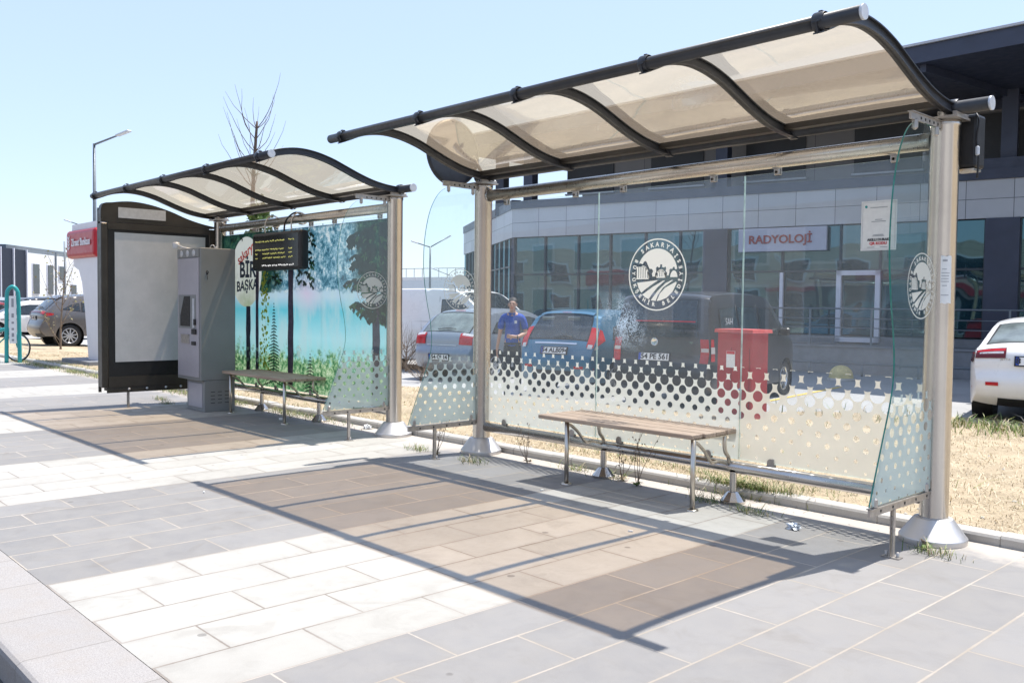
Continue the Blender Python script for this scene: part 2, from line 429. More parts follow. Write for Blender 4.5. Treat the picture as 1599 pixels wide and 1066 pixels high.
# rear curb, slightly wavy like settled stones
cb = MB(); x = -62.0
rnd = random.Random(3)
while x < 14:
    dz = rnd.uniform(-.006, .006); dy = rnd.uniform(-.006, .006); y0, y1 = 6.13+dy, 6.265+dy
    pr_ = [(y0, -.12), (y0, .050+dz), (y0+.012, .066+dz), (y0+.03, .072+dz), (y1-.012, .074+dz), (y1, .066+dz), (y1, -.12)]
    cb.prism(pr_, (.794, 0, 0), (x, 0, 0), (0, 1, 0), (0, 0, 1)); x += .80
struct(cb.build('curb', 'curbstone'))

def lawn_h(x, y):
    base = .055 if y < 7.5 else .055-.16*min(1, (y-7.5)/4.5)
    return base+.03*pnoise(Vector((x*.6, y*.6, 0)))+.012*pnoise(Vector((x*2.5, y*2.5, 3)))
def lawn_edge(x):
    pts = [(-62, 9.2), (-30, 10.6), (-22, 9.6), (-14, 9.9), (-9.2, 10.9), (-8.0, 11.5), (-7.0, 13.2), (-5.8, 14.0), (-3, 15.5), (14, 19)]
    for (a, b), (c, d) in zip(pts, pts[1:]):
        if a <= x <= c: return b+(d-b)*(x-a)/(c-a)
    return 14
lw = MB(); NX, NY = 300, 34
vs = []
for i in range(NX+1):
    x = 12-(i/NX)**1.3*74
    ye = lawn_edge(x)
    for j in range(NY+1):
        y = 6.262+(ye-6.262)*j/NY
        zz = lawn_h(x, y)
        if j == NY: zz = -.16
        vs.append((x, y, zz if j else .05))
lw.add(vs, [[i*(NY+1)+j, i*(NY+1)+j+1, (i+1)*(NY+1)+j+1, (i+1)*(NY+1)+j] for i in range(NX) for j in range(NY)], 0, True)
struct(lw.build('lawn', 'straw'))
sheet('parking_lot', [(-75, 8), (40, 8), (40, 40), (-75, 23)], -.125, 'lot')
# road marking on the lot, and the asphalt lane beyond it
mk = MB()
for a, b in (((-8.1, 12.4), (-8.9, 17.6)),):
    a, b = Vector(a), Vector(b); n = Vector((-(b-a).y, (b-a).x)).normalized()*.05
    mk.add([(*(a+n), 0), (*(a-n), 0), (*(b-n), 0), (*(b+n), 0)], [[0, 1, 2, 3]])
M['paint'] = mat('worn yellow paint', (.62, .44, .10), .8, 0, .3, 30)
struct(mk.build('lot_marking', 'paint', None, (0, 0, -.118)))

# ---------------------------------------------------------------- dry and green grass (stuff)
def blades(name, n, spot, mt, hh, label, ww=.004, seed=1, lean=.6):
    rnd = random.Random(seed); b = MB(); k = 0
    while k < n:
        p = spot(rnd)
        if p is None: continue
        x, y, z, s = p; k += 1
        a = rnd.uniform(0, 2*PI); h = hh*rnd.uniform(.4, 1.1)*s; l = rnd.uniform(.1, lean)*h*1.6
        dx, dy = math.cos(a), math.sin(a); px, py = -dy*ww*s, dx*ww*s
        b.add([(x-px, y-py, z-.005), (x+px, y+py, z-.005), (x+dx*l*.35+px*.7, y+dy*l*.35+py*.7, z+h*.6),
               (x+dx*l*.35-px*.7, y+dy*l*.35-py*.7, z+h*.6), (x+dx*l, y+dy*l, z+h*rnd.uniform(.75, 1))],
              [[0, 1, 2, 3], [3, 2, 4]], rnd.choice((0, 0, 1, len(mt)-1)))
    o = b.build(name, mt, fix=False); return tag(o, label, 'grass', kind='stuff')
M['straw1'] = mat('straw blade', (.53, .43, .28), .8, 0, .25, 3)
M['straw2'] = mat('pale straw blade', (.62, .53, .38), .8, 0, .2, 3)
M['green1'] = mat('green blade', (.10, .16, .03), .6, 0, .35, 3)
M['green2'] = mat('yellow green blade', (.22, .25, .06), .6, 0, .3, 3)
def sp_dry(r):
    x = 3-r.random()**1.15*30
    y = 6.28+r.random()**1.25*(min(lawn_edge(x), 13.5)-6.3)
    c = pnoise(Vector((x*1.3, y*1.3, 5)))
    if r.random() > .55+c: return None
    return x, y, lawn_h(x, y), r.choice((.6, 1, 1, 1.3))*(1+.03*max(0, y-6.3))
blades('dry_grass', 110000, sp_dry, ('straw1', 'straw2'), .026, 'short dry straw coloured grass behind the curb', .0026, 2, 3.2)
def sp_stalk(r):
    while True:
        x = 2-r.random()*16; y = 6.4+r.random()*(min(lawn_edge(x), 13.5)-6.6)
        if pnoise(Vector((x*.9, y*.9, 12))) > .12: return x, y, lawn_h(x, y), r.uniform(.5, 1.3)
blades('dry_stalks', 2600, sp_stalk, ('straw1', 'straw2', 'green2'), .085, 'taller dry stalks standing in loose clumps on the lawn', .0030, 15, 2.4)
pb = MB(); rp = random.Random(77)
for _ in range(520):
    x = 2-rp.random()**1.2*20; y = 6.3+rp.random()**1.6*4 if rp.random() < .7 else rp.uniform(5.86, 6.1)
    z = lawn_h(x, y) if y > 6.27 else 0; r_ = rp.uniform(.006, .018) if y > 6.2 else rp.uniform(.003, .008); a = rp.random()*6
    ring_ = [(x+r_*rp.uniform(.8, 1.3)*math.cos(a+q*PI/3), y+r_*rp.uniform(.6, 1.1)*math.sin(a+q*PI/3), z+r_*.2) for q in range(6)]
    pb.add(ring_+[(x, y, z+r_*.9)], [[q, (q+1) % 6, 6] for q in range(6)])
tag(pb.build('gravel', 'curbstone', fix=False), 'small pale stones and grit scattered along the curb and lawn', 'gravel', kind='stuff')
def sp_green(r):
    # verge in front of and on the curb of the far shelter, thick towards the bank machine
    k = r.random()
    if k < .62:
        x = r.uniform(-24.5, -8.9); y = 6.0+r.gauss(0, .09)
        if pnoise(Vector((x*.8, 0, 9))) < -.12 and r.random() < .8: return None
        if x > -9.6 and r.random() < .5: return None
    elif k < .72:
        x = r.uniform(-23.5, -17); y = 6.12+r.gauss(0, .14)
    elif k < .84:
        x = -3.9+r.gauss(0, .22); y = 6.20+r.gauss(0, .05)
    elif k < .90:
        x = -4.6+r.gauss(0, 1.0); y = 6.45+abs(r.gauss(0, .12))
    else:
        cx, cy_ = r.choice(((-5.55, 5.98), (-4.0, 5.8), (-3.55, 5.72), (-2.22, 5.62), (-13.0, 5.2), (-12.7, 5.5), (-13.6, 5.35), (-7.35, 5.55), (-6.45, 5.5), (-5.1, 5.95)))
        x = cx+r.gauss(0, .09); y = cy_+r.gauss(0, .045)
    z = lawn_h(x, y) if y > 6.265 else .07 if y > 6.13 else 0
    return x, y, z, r.uniform(.5, 1.25)
blades('green_grass', 9500, sp_green, ('green1', 'green2', 'straw1'), .075, 'green and yellowing grass growing along the curb and in the joints', .0026, 5, 1.5)
def sp_far(r):
    x = r.gauss(-4.2, 1.1); y = r.gauss(13.0, .35)
    return x, y, lawn_h(x, y), r.uniform(.8, 2.0)
blades('lawn_edge_grass', 1100, sp_far, ('green1', 'green2', 'straw2'), .11, 'taller green grass in front of the white saloon', .0045, 8, 1.2)

# ================================================================ BUS SHELTERS
RIB = [(4.20, 2.905), (4.30, 2.945), (4.45, 3.005), (4.65, 3.040), (4.85, 3.030), (5.05, 2.985), (5.22, 2.925), (5.40, 2.860), (5.58, 2.808), (5.76, 2.778), (5.95, 2.765)]
def catmull(p, n=6):
    out = []
    for i in range(len(p)-1):
        a, b, c, d = p[max(i-1, 0)], p[i], p[i+1], p[min(i+2, len(p)-1)]
        for k in range(n):
            t = k/n
            out.append(tuple(.5*((2*b[q])+(-a[q]+c[q])*t+(2*a[q]-5*b[q]+4*c[q]-d[q])*t*t+(-a[q]+3*b[q]-3*c[q]+d[q])*t**3) for q in range(len(b))))
    return out+[tuple(p[-1])]
RIBC = catmull(RIB, 5)
def offset(curve, d):
    out = []
    for i, p in enumerate(curve):
        a, b = curve[max(i-1, 0)], curve[min(i+1, len(curve)-1)]
        tx, tz = b[0]-a[0], b[1]-a[1]; l = math.hypot(tx, tz)
        out.append((p[0]-tz/l*d, p[1]+tx/l*d))
    return out
END = [(-.92, .35), (-.87, .48), (-.78, .70), (-.68, .95), (-.645, 1.12), (-.66, 1.32), (-.71, 1.55), (-.745, 1.80), (-.745, 2.02), (-.72, 2.22), (-.67, 2.40), (-.59, 2.54), (-.50, 2.615), (-.40, 2.645), (-.06, 2.635), (-.06, .345)]
YP = 5.95

def emblem(o, a, b, s, ring_only=False):
    """municipal roundel: ring, letters around it, sky, three arched bridges with cogs, ploughed field."""
    mb = MB(); n = 48
    def ell(r, k): return [(r*math.cos(2*PI*i/k), r*math.sin(2*PI*i/k)) for i in range(k)]
    o, a, b = Vector(o), Vector(a), Vector(b); a = a*s; b = b*s; nrm = a.cross(b).normalized()
    def P(x, y): return o+a*x+b*y
    out, inn = ell(1, n), ell(.965, n)
    mb.add([P(*p) for p in out+inn], [[i, (i+1) % n, n+(i+1) % n, n+i] for i in range(n)])
    def poly(pts): mb.add([P(*p) for p in pts], [list(range(len(pts)))])
    # sky: big disc cut by the cogged bridges
    arc = [(.70*math.cos(R(t)), .70*math.sin(R(t))+.02) for t in range(12, 158, 8)]
    low = [(-.60, .33), (-.50, .30), (-.47, .36), (-.42, .39), (-.36, .36), (-.33, .29), (-.26, .17), (-.17, .16), (-.13, .10), (-.17, .02), (-.15, -.05),
           (-.06, -.05), (-.06, .04), (-.02, .08), (-.03, .19), (.02, .23), (.06, .19), (.11, .21), (.11, .28), (.18, .28), (.18, .21), (.24, .19), (.29, .22), (.32, .17), (.30, .09), (.35, .05), (.35, -.03),
           (.40, -.03), (.43, .06), (.43, .13), (.48, .16), (.52, .14), (.55, .20), (.60, .20), (.62, .14), (.66, .13)]
    bm_ = arc+low; poly(bm_)
    # bridges: bars inside an arch
    for cx, w0, h0, y0, k in ((-.50, .25, .38, -.12, 6), (.14, .19, .23, -.09, 5), (.58, .12, .18, -.075, 1)):
        L_, R_ = (cx-.22 if k == 6 else cx-w0), cx+w0
        step = (R_-L_)/k
        for i in range(k):
            x0, x1 = L_+i*step+step*.14*(k > 1), L_+(i+1)*step-step*.14*(k > 1)
            if k == 1:
                poly([(cx+w0*math.cos(R(t)), y0+h0*math.sin(R(t))) for t in range(0, 181, 15)]); continue
            g = lambda x: y0+.03+(h0-.05)*math.sqrt(max(0, 1-((x-cx)/w0)**2)) if x > cx or k != 6 else y0+h0-.03
            poly([(x0, y0+.03), (x1, y0+.03), (x1, g(x1)), (x0, g(x0))])
        if k > 1:
            poly([(L_, y0), (R_, y0), (R_, y0+.03), (L_, y0+.03)])
            th = [t for t in range(0, 181 if k != 6 else 100, 12)]
            o1 = [(cx+w0*math.cos(R(t)), y0+h0*math.sin(R(t))) for t in th]; i1 = [(cx+(w0-.035)*math.cos(R(t)), y0+(h0-.035)*math.sin(R(t))) for t in th]
            for q in range(len(th)-1): poly([o1[q], o1[q+1], i1[q+1], i1[q]])
    # field strips
    poly([(-.69, -.22), (.06, -.15), (-.22, -.30), (-.42, -.42), (-.54, -.50), (-.63, -.38)])
    poly([(-.50, -.55), (-.12, -.33), (.22, -.17), (.29, -.16), (.02, -.36), (-.18, -.56), (-.27, -.68), (-.40, -.63)])
    poly([(-.20, -.71), (.04, -.45), (.30, -.24), (.50, -.16), (.56, -.16), (.22, -.36), (.05, -.56), (-.03, -.73)])
    poly([(.01, -.73), (.12, -.52), (.30, -.36), (.66, -.20), (.68, -.24), (.55, -.47), (.35, -.64), (.15, -.71)])
    # lettering round the ring
    def letters(txt, a0, a1, rad, out_up, sz):
        for i, chh in enumerate(txt):
            if chh == ' ': continue
            t = R(a0+(a1-a0)*i/(len(txt)-1)); c = P(rad*math.cos(t), rad*math.sin(t))
            rdir = (a*math.cos(t)+b*math.sin(t)).normalized(); tdir = (a*math.sin(t)-b*math.cos(t)).normalized()
            up, rt = (rdir, tdir) if out_up else (-rdir, -tdir)
            text_mb(chh, sz*s, c, rt, up, 0, mb, bold=.006*s)
    letters('SAKARYA', 128, 52, .83, True, .17)
    letters('BÜYÜKŞEHİR BELEDİYESİ', 152, 398, .83, False, .15)
    return mb

def shelter(label, x0, ribs, posts, tube, panes, endL=True, endR=True, film_on=True, supports=()):
    s = thing('bus_shelter', label, 'bus shelter', (x0, YP, 0))
    def b_(mb, name, mt, par=s): return mb.build(name, mt, par)
    xs = [q-x0 for q in ribs]; ps = [q-x0 for q in posts]; t0, t1 = tube[0]-x0, tube[1]-x0
    for px in ps:
        mb = MB().lathe([(.088, .13), (.088, 2.66), (.094, 2.665), (.094, 2.70), (0, 2.70)], (px, 0, 0), 32)
        mb.lathe([(.055, 2.70), (.055, 2.76)], (px, 0, 0), 16)
        p = b_(mb, 'post', 'steel')
        fb = MB(); rs = [(.205, 0), (.208, .035), (.200, .042), (.118, .155), (.094, .16), (.090, .16)]
        fb.lathe(rs, (px, 0, 0), 32)
        bevel(b_(fb, 'post_base', 'steelmatt', p), .004)
        sp = MB().box((px, -.02, 2.705), (.24, .22, .014)).box((px+.10, -.02, 2.72), (.02, .2, .03))
        for q in (-.09, .09):
            sp.lathe([(.012, 0), (.012, .03), (0, .03)], (px+q, .07, 2.71), 6)
        b_(sp, 'saddle_plate', 'zinc', p)
    FT = (4.245-YP, 2.94)
    b_(MB().tube([(t0, FT[0], FT[1]), (t1-.012, FT[0], FT[1])], .037, 20), 'front_tube', 'dark')
    b_(MB().tube([(t1-.014, FT[0], FT[1]), (t1, FT[0], FT[1])], .0385, 20), 'tube_cap', 'capgrey')
    b_(MB().tube([(t0, 0, 2.775), (t1-.012, 0, 2.775)], .043, 20), 'rear_tube', 'dark')
    b_(MB().tube([(t1-.014, 0, 2.775), (t1, 0, 2.775)], .0445, 20), 'tube_cap', 'capgrey')
    for rx in xs:
        up, lo = offset(RIBC, .033), offset(RIBC, -.033)
        poly = [(p[0]-YP, p[1]) for p in up]+[(p[0]-YP, p[1]) for p in reversed(lo)]
        rb = MB()
        n = len(up)
        for k in range(n-1):
            q = [poly[k], poly[k+1], poly[2*n-2-k], poly[2*n-1-k]]
            rb.prism(q, (.012, 0, 0), (rx-.006, 0, 0), (0, 1, 0), (0, 0, 1))
            for (ca, cb_) in ((poly[k], poly[k+1]), (poly[2*n-1-k], poly[2*n-2-k])):
                tt = -.008 if ca is poly[k] else .008
                qq = [ca, cb_, (cb_[0], cb_[1]+tt), (ca[0], ca[1]+tt)]
                rb.prism(qq, (.048, 0, 0), (rx-.024, 0, 0), (0, 1, 0), (0, 0, 1))
        ro = b_(rb, 'rib', 'dark')
        cl = MB().lathe([(.047, -.03), (.050, -.024), (.050, .024), (.047, .03)], (rx, FT[0], FT[1]), 20, 'x')
        cl.box((rx, FT[0]+.005, FT[1]+.05), (.02, .03, .012))
        b_(cl, 'clamp_ring', 'dark', ro)
        cl = MB().lathe([(.052, -.03), (.056, -.024), (.056, .024), (.052, .03)], (rx, 0, 2.775), 20, 'x')
        b_(cl, 'clamp_ring', 'dark', ro)
    for xa, xb in zip(xs, xs[1:]):
        up = offset(RIBC, .036); up2 = offset(RIBC, .041)
        pl = MB(); nseg = 10
        vs = [(xa+(xb-xa)*i/nseg, p[0]-YP, p[1]+.004*math.sin(PI*i/nseg)) for i in range(nseg+1) for p in up]
        k = len(up)
        pl.add(vs, [[i*k+j, i*k+j+1, (i+1)*k+j+1, (i+1)*k+j] for i in range(nseg) for j in range(k-1)], 0, True)
        b_(pl, 'roof_panel', 'roof')
    # gutter angle along the rear edge of the roof
    g = MB().box(((xs[0]+xs[-1])/2, -.105, 2.775), (xs[-1]-xs[0]-.05, .07, .012)).box(((xs[0]+xs[-1])/2, -.143, 2.79), (xs[-1]-xs[0]-.05, .006, .04))
    b_(g, 'gutter', 'darkbrown')
    b_(MB().tube([(ps[0]+.08, 0, 2.585), (ps[1]-.08, 0, 2.585)], .056, 24), 'purlin', 'steel2')
    b_(MB().tube([(ps[0]+.08, 0, .27), (ps[1]-.08, 0, .27)], .046, 24), 'bottom_rail', 'steel')
    for q in ps[:1]:
        b_(MB().lathe([(.060, 0), (.064, .012), (.060, .024)], (q+.088, 0, 2.585), 20, 'x'), 'tube_collar', 'steel')
    for sx in supports:
        mb = MB().lathe([(.028, .08), (.028, .24)], (sx-x0, -.03, 0), 16)
        mb.lathe([(.095, 0), (.098, .02), (.090, .028), (.045, .085), (.030, .09)], (sx-x0, -.03, 0), 10, sm=False)
        b_(mb, 'rail_support', 'steel')
    # rear panes, hung from clamps
    for i, (xa, xb, gm, fm) in enumerate(panes):
        xa -= x0; xb -= x0
        pb = MB(); pb.box(((xa+xb)/2, .03, 1.415), (xb-xa-.008, .010, 2.17))
        pb.mi = [0 if abs(sum(Vector(pb.v[q])[1] for q in f)/4-.03) > .004 else 1 for f in pb.f]
        po = b_(pb, 'glass_pane', (gm, 'edgelight'))
        if fm:
            b_(MB().add([(xa+.006, .0235, .332), (xb-.006, .0235, .332), (xb-.006, .0235, 1.10), (xa+.006, .0235, 1.10)], [[0, 1, 2, 3]]), 'dotted_film', fm, po)
        ends = (xa+.28, xb-.28)
        for q in ends:
            cl = MB().box((q, .012, 2.512), (.045, .022, .07), ch=.006).box((q, .046, 2.512), (.04, .016, .06), ch=.005).box((q, .01, 2.54), (.05, .05, .03))
            cl.lathe([(.010, -.002), (.010, .004), (0, .004)], (q, -.003, 2.50), 8, 'y')
            b_(cl, 'pane_clamp', 'zinc')
            bc = MB(); pr_ = [(q-.03, 0), (q+.03, 0), (q+.03, .035)]+[(q+.03*math.cos(R(t)), .035+.03*math.sin(R(t))) for t in range(20, 161, 20)]+[(q-.03, .035)]
            bc.prism(pr_, (0, .008, 0), (0, .012, .305), (1, 0, 0), (0, 0, 1)).prism(pr_, (0, .008, 0), (0, .038, .305), (1, 0, 0), (0, 0, 1))
            bevel(b_(bc, 'pane_clip', 'zinc'), .002)
    # curved end panes on flat bracket bars
    for use, px in ((endL, ps[0]), (endR, ps[1])):
        if not use: continue
        out = catmull(END[:14], 5)+END[14:]
        pb = MB().prism(out, (.010, 0, 0), (px-.005, 0, 0), (0, 1, 0), (0, 0, 1), 0, 1)
        po = b_(pb, 'end_pane', ('endglass', 'edge'))
        fl = [p for p in out if p[1] <= 1.02]
        fo = [(p[0]+.004 if p[0] < -.1 else p[0], p[1]+.001) for p in fl if p[0] < -.1]+[(-.062, 1.02), (-.062, .352)]
        b_(MB().flat(fo, (px+.0065, 0, 0), (0, 1, 0), (0, 0, 1)), 'dotted_film', 'filmend', po)
        b_(emblem((px+.0068, -.300, 1.645), (0, 1, 0), (0, 0, 1), .205), 'emblem', 'vinyl', po)
        for zc in (2.665, .315):
            br = MB(); y0 = -.50 if zc > 1 else -.90
            br.box((px, (y0-.06)/2, zc), (.014, -y0-.02, .045))
            br.box((px+.0, (y0-.06)/2, zc+.0225), (.034, -y0-.02, .005))
            bo = b_(br, 'bracket_bar', 'zinc')
            for k in range(5): b_(MB().lathe([(.009, 0), (.0092, .0015), (0, .0015)], (px+.0072, y0+.12+k*(-y0-.25)/4, zc-.002), 12, 'x'), 'bolt_hole', 'black', bo)
            for yy in ((y0+.05), -.14):
                b_(MB().box((px, yy, zc+(-.045 if zc > 1 else .05)), (.036, .034, .07), ch=.012), 'glass_clip', 'zinc', bo)
        lg = MB().box((px-.008, -.60, .15), (.006, .030, .29)).box((px+.008, -.60, .15), (.006, .030, .29)).box((px, -.60, .004), (.11, .06, .008))
        for q in (-.035, .035): lg.lathe([(.010, 0), (.010, .03), (0, .032)], (px+q, -.60, .008), 6)
        lg.box((px, -.60, .24), (.028, .022, .022)).box((px, -.60, .17), (.024, .018, .018))
        b_(lg, 'bracket_leg', 'zinc')
    return s

near = shelter('nearest bus shelter, see-through glass rear wall and five dark curved roof ribs', -6.83,
    [-6.74, -5.635, -4.53, -3.415, -2.30], [-6.83, -2.35], (-6.93, -2.07),
    [(-6.79, -5.31, 'glass', 'film'), (-5.31, -3.83, 'glassworn', 'film'), (-3.83, -2.40, 'glass', 'filmwide')], supports=(-5.16, -3.84))
MBn = emblem((-4.65+6.83, .020, 1.765), (1, 0, 0), (0, 0, 1), .300)
pn = [c for c in near.children if c.name.startswith('glass_pane')]
MBn.build('emblem', 'vinyl', pn[1])
far = shelter('farther bus shelter, with the lake picture on its rear wall and a ticket machine inside', -12.80,
    [-13.00, -11.83, -10.65, -9.46, -8.25], [-12.80, -8.35], (-13.12, -8.00),
    [(-12.76, -11.42, 'glass', None), (-11.42, -9.94, 'glass', None), (-9.94, -8.40, 'glass', None)], endL=False, supports=(-11.44, -9.92))

# ---------------------------------------------------------------- printed lake picture on the far shelter's rear wall
def lake():
    t = NT('printed lake picture'); x, y, z = t.xyz(); co = t.coord()
    n1 = t.noise(6.5, 8, .75); n2 = t.noise(2.2, 6, .65); n3 = t.noise(22, 5, .7); n4 = t.noise(1.1, 3, .5)
    fol = t.ramp(t.math('ADD', t.math('MULTIPLY', n1, .6), t.math('MULTIPLY', n3, .4)), (.38, (.02, .08, .13)), (.45, (.07, .24, .34)), (.52, (.30, .56, .70)), (.59, (.84, .94, .97)))
    dk = t.ramp(t.math('ADD', t.math('MULTIPLY', n1, .5), t.math('MULTIPLY', n3, .5)), (.38, (.006, .020, .022)), (.52, (.015, .065, .05)), (.64, (.10, .22, .12)))
    selx = t.math('ADD', x, t.math('MULTIPLY', t.math('SUBTRACT', n2, .5), .8))
    fol = t.mix(t.ramp(t.math('MULTIPLY', selx, .2), (.30, 1), (.40, .15)), fol, dk)
    fol = t.mix(t.ramp(t.math('MULTIPLY', selx, .2), (.70, 0), (.76, 1)), fol, dk)
    wmap = t.n('ShaderNodeMapping', {'Vector': co, 'Scale': (2.2, 1, .7)}).outputs[0]
    wn = t.noise(1.6, 4, .6, wmap)
    zn = t.math('MULTIPLY', z, .4)
    lk = t.ramp(zn, (.30, (.30, .74, .74)), (.42, (.42, .80, .86)), (.56, (.14, .60, .72)), (.63, (.50, .70, .82)))
    lk = t.mix(t.math('MULTIPLY', t.ramp(wn, (.45, 0), (.62, 1)), .55), lk, (.55, .74, .76))
    grn = t.ramp(t.math('ADD', t.math('MULTIPLY', n1, .4), t.math('MULTIPLY', n3, .6)), (.40, (.03, .12, .05)), (.47, (.12, .34, .14)), (.53, (.42, .62, .34)), (.62, (.74, .86, .62)))
    za = t.math('ADD', z, t.math('MULTIPLY', t.math('SUBTRACT', n1, .5), .22))
    shore = t.math('ADD', 1.62, t.math('MULTIPLY', t.math('SUBTRACT', n2, .5), .25))
    c = t.mix(t.ramp(t.math('SUBTRACT', za, shore), (0, 0), (.04, 1)), lk, fol)
    c = t.mix(t.ramp(t.math('SUBTRACT', t.math('ADD', .44, t.math('MULTIPLY', n4, .85)), t.math('ADD', z, t.math('MULTIPLY', t.math('SUBTRACT', n1, .5), 1.1))), (0, 0), (.16, 1)), c, grn)
    # lilac haze tongue in the middle
    hz = t.math('SUBTRACT', 1, t.math('MULTIPLY', t.math('ABSOLUTE', t.math('SUBTRACT', t.math('ADD', x, t.math('MULTIPLY', z, .35)), 3.05)), 2.4), clamp=True)
    hb = t.math('SUBTRACT', 1, t.math('MULTIPLY', t.math('ABSOLUTE', t.math('SUBTRACT', z, 1.62)), 3.2), clamp=True)
    c = t.mix(t.math('MULTIPLY', t.math('MULTIPLY', hz, hb), .95), c, (.66, .60, .76))
    bx = t.math('DIVIDE', t.math('SUBTRACT', x, .80), .46); bz = t.math('DIVIDE', t.math('SUBTRACT', z, 1.93), .50)
    bd = t.math('ADD', t.math('MULTIPLY', bx, bx), t.math('MULTIPLY', bz, bz))
    c = t.mix(t.math('LESS_THAN', bd, 1), c, t.ramp(t.math('ADD', t.math('MULTIPLY', n2, .6), t.math('MULTIPLY', z, .18)), (.48, (.40, .48, .33)), (.66, (.66, .70, .66))))
    df = t.n('ShaderNodeBsdfPrincipled', {'Base Color': c, 'Roughness': .35}).outputs[0]
    tl = t.n('ShaderNodeBsdfTranslucent', {'Color': c}).outputs[0]
    return t.done(t.n('ShaderNodeMixShader', {0: .60, 1: df, 2: tl}).outputs[0])
M['lake'] = lake()
def printcol(n, c, v=.25, tr=.3):
    t = NT(n); cc = t.mix(t.ramp(t.noise(14, 5, .7), (.35, 0), (.7, 1)), tuple(q*(1-v) for q in c), tuple(min(1, q*(1+v)) for q in c))
    df = t.n('ShaderNodeBsdfPrincipled', {'Base Color': cc, 'Roughness': .35}).outputs[0]
    tl = t.n('ShaderNodeBsdfTranslucent', {'Color': cc}).outputs[0]
    return t.done(t.n('ShaderNodeMixShader', {0: tr, 1: df, 2: tl}).outputs[0])
M['ptrunk'] = printcol('printed trunk', (.060, .045, .075), .4); M['pdark'] = printcol('printed fir', (.012, .045, .035), .5)
M['pgreen'] = printcol('printed young fir', (.05, .16, .06), .5); M['plime'] = printcol('printed birch leaves', (.35, .42, .05), .3)
M['pcream'] = printcol('printed roundel', (.92, .93, .88), .04, .72); M['pnavy'] = printcol('printed navy', (.04, .06, .11), .1); M['pred'] = printcol('printed red', (.75, .06, .05), .1)
X0 = 12.80
pic = MB().add([(-12.72+X0, .018, .335), (-8.42+X0, .018, .335), (-8.42+X0, .018, 2.475), (-12.72+X0, .018, 2.475)], [[0, 1, 2, 3]])
picture = pic.build('lake_picture', 'lake', far)
rnd = random.Random(11)
def pp(mb, pts, y, mi): mb.add([(p[0]+X0, y, p[1]) for p in pts], [list(range(len(pts)))], mi)
pm = MB()
def trunk(x, w, z0, z1, y):
    L_ = [(x-w/2+rnd.uniform(-.01, .01), z0+(z1-z0)*i/9) for i in range(10)]; R_ = [(x+w/2*.85+rnd.uniform(-.01, .01), z0+(z1-z0)*i/9) for i in range(10)]
    pp(pm, L_+R_[::-1], y, 0)
trunk(-11.93, .14, .45, 1.44, .0150); trunk(-11.66, .085, .42, 2.3, .0146); trunk(-10.72, .15, .40, 2.3, .0150); trunk(-8.72, .16, .40, 1.6, .0142)
def fir(x, z0, z1, w, y, mi, k=17):
    pp(pm, [(x-.008, z0), (x+.008, z0), (x+.002, z1)], y, mi)
    for i in range(k):
        f = i/(k-1); z = z0+(z1-z0)*(.06+.92*f); ww = w*(1-f)*rnd.uniform(.7, 1.15)+.012
        for sg in (-1, 1):
            ww2 = ww*rnd.uniform(.75, 1.1); dr = ww2*.28
            for q in range(4):
                a, b = q/4, (q+1)/4
                pp(pm, [(x+sg*ww2*a, z-dr*a), (x+sg*ww2*b, z-dr*b-.012), (x+sg*ww2*(b-.08), z-dr*b-.05*(1-b*.5)*w*3.2), (x+sg*ww2*a, z-dr*a-.02)], y-.0002*(q+1), mi)
fir(-11.18, .38, 1.52, .25, .0138, 1, 26); fir(-10.22, .36, .86, .20, .0134, 1, 12); fir(-9.55, .36, .74, .16, .0134, 2, 10); fir(-12.35, .36, .9, .16, .0134, 2, 10)
def bough(cx, cz, sg, k, mi, i):
    l = rnd.uniform(.07, .17)*k; dr = l*rnd.uniform(.15, .6); w_ = rnd.uniform(.016, .034)*k
    pp(pm, [(cx, cz), (cx+sg*l*.45, cz-dr*.25+w_*.4), (cx+sg*l, cz-dr), (cx+sg*l*.75, cz-dr-w_*1.2), (cx+sg*l*.5, cz-dr*.55-w_*.4), (cx+sg*l*.3, cz-dr*.5-w_*1.5), (cx+sg*l*.12, cz-w_)], .0128-.000003*i, mi)
for i in range(900):          # big dark fir seen through the right end pane, and boughs at the top left
    if i < 620:
        cz = 1.30+1.14*rnd.random()**.8; sg = rnd.choice((-1, 1)); mx = .62 if sg < 0 else .26
        reach = mx*(.55+.45*math.sin(cz*23+sg)); cx = -8.70+sg*rnd.random()*reach*(.35+.65*min(1, (cz-1.2)/.5))
        bough(cx, cz, sg, 1.15, 1 if rnd.random() < .86 else 2, i)
    else:
        cx, cz = rnd.uniform(-12.68, -10.1), rnd.uniform(1.75, 2.46)
        if ((cx+12.0)/.5)**2+((cz-1.93)/.54)**2 < 1: continue
        if pnoise(Vector((cx*1.7, cz*1.7, 1))) < .02: continue
        bough(cx, cz, rnd.choice((-1, 1)), .9, 1 if rnd.random() < .7 else 2, i)
for i in range(150):          # yellow green birch
    cz = rnd.uniform(.5, 2.0); cx = -11.44+rnd.gauss(0, .035+.06*(2-cz)/1.5)
    r_ = rnd.uniform(.012, .03)
    pp(pm, [(cx+r_*math.cos(2*PI*q/5), cz+r_*math.sin(2*PI*q/5)) for q in range(5)], .0096-.000004*i, 3)
pm.build('printed_trees', ('ptrunk', 'pdark', 'pgreen', 'plime'), picture, fix=False)
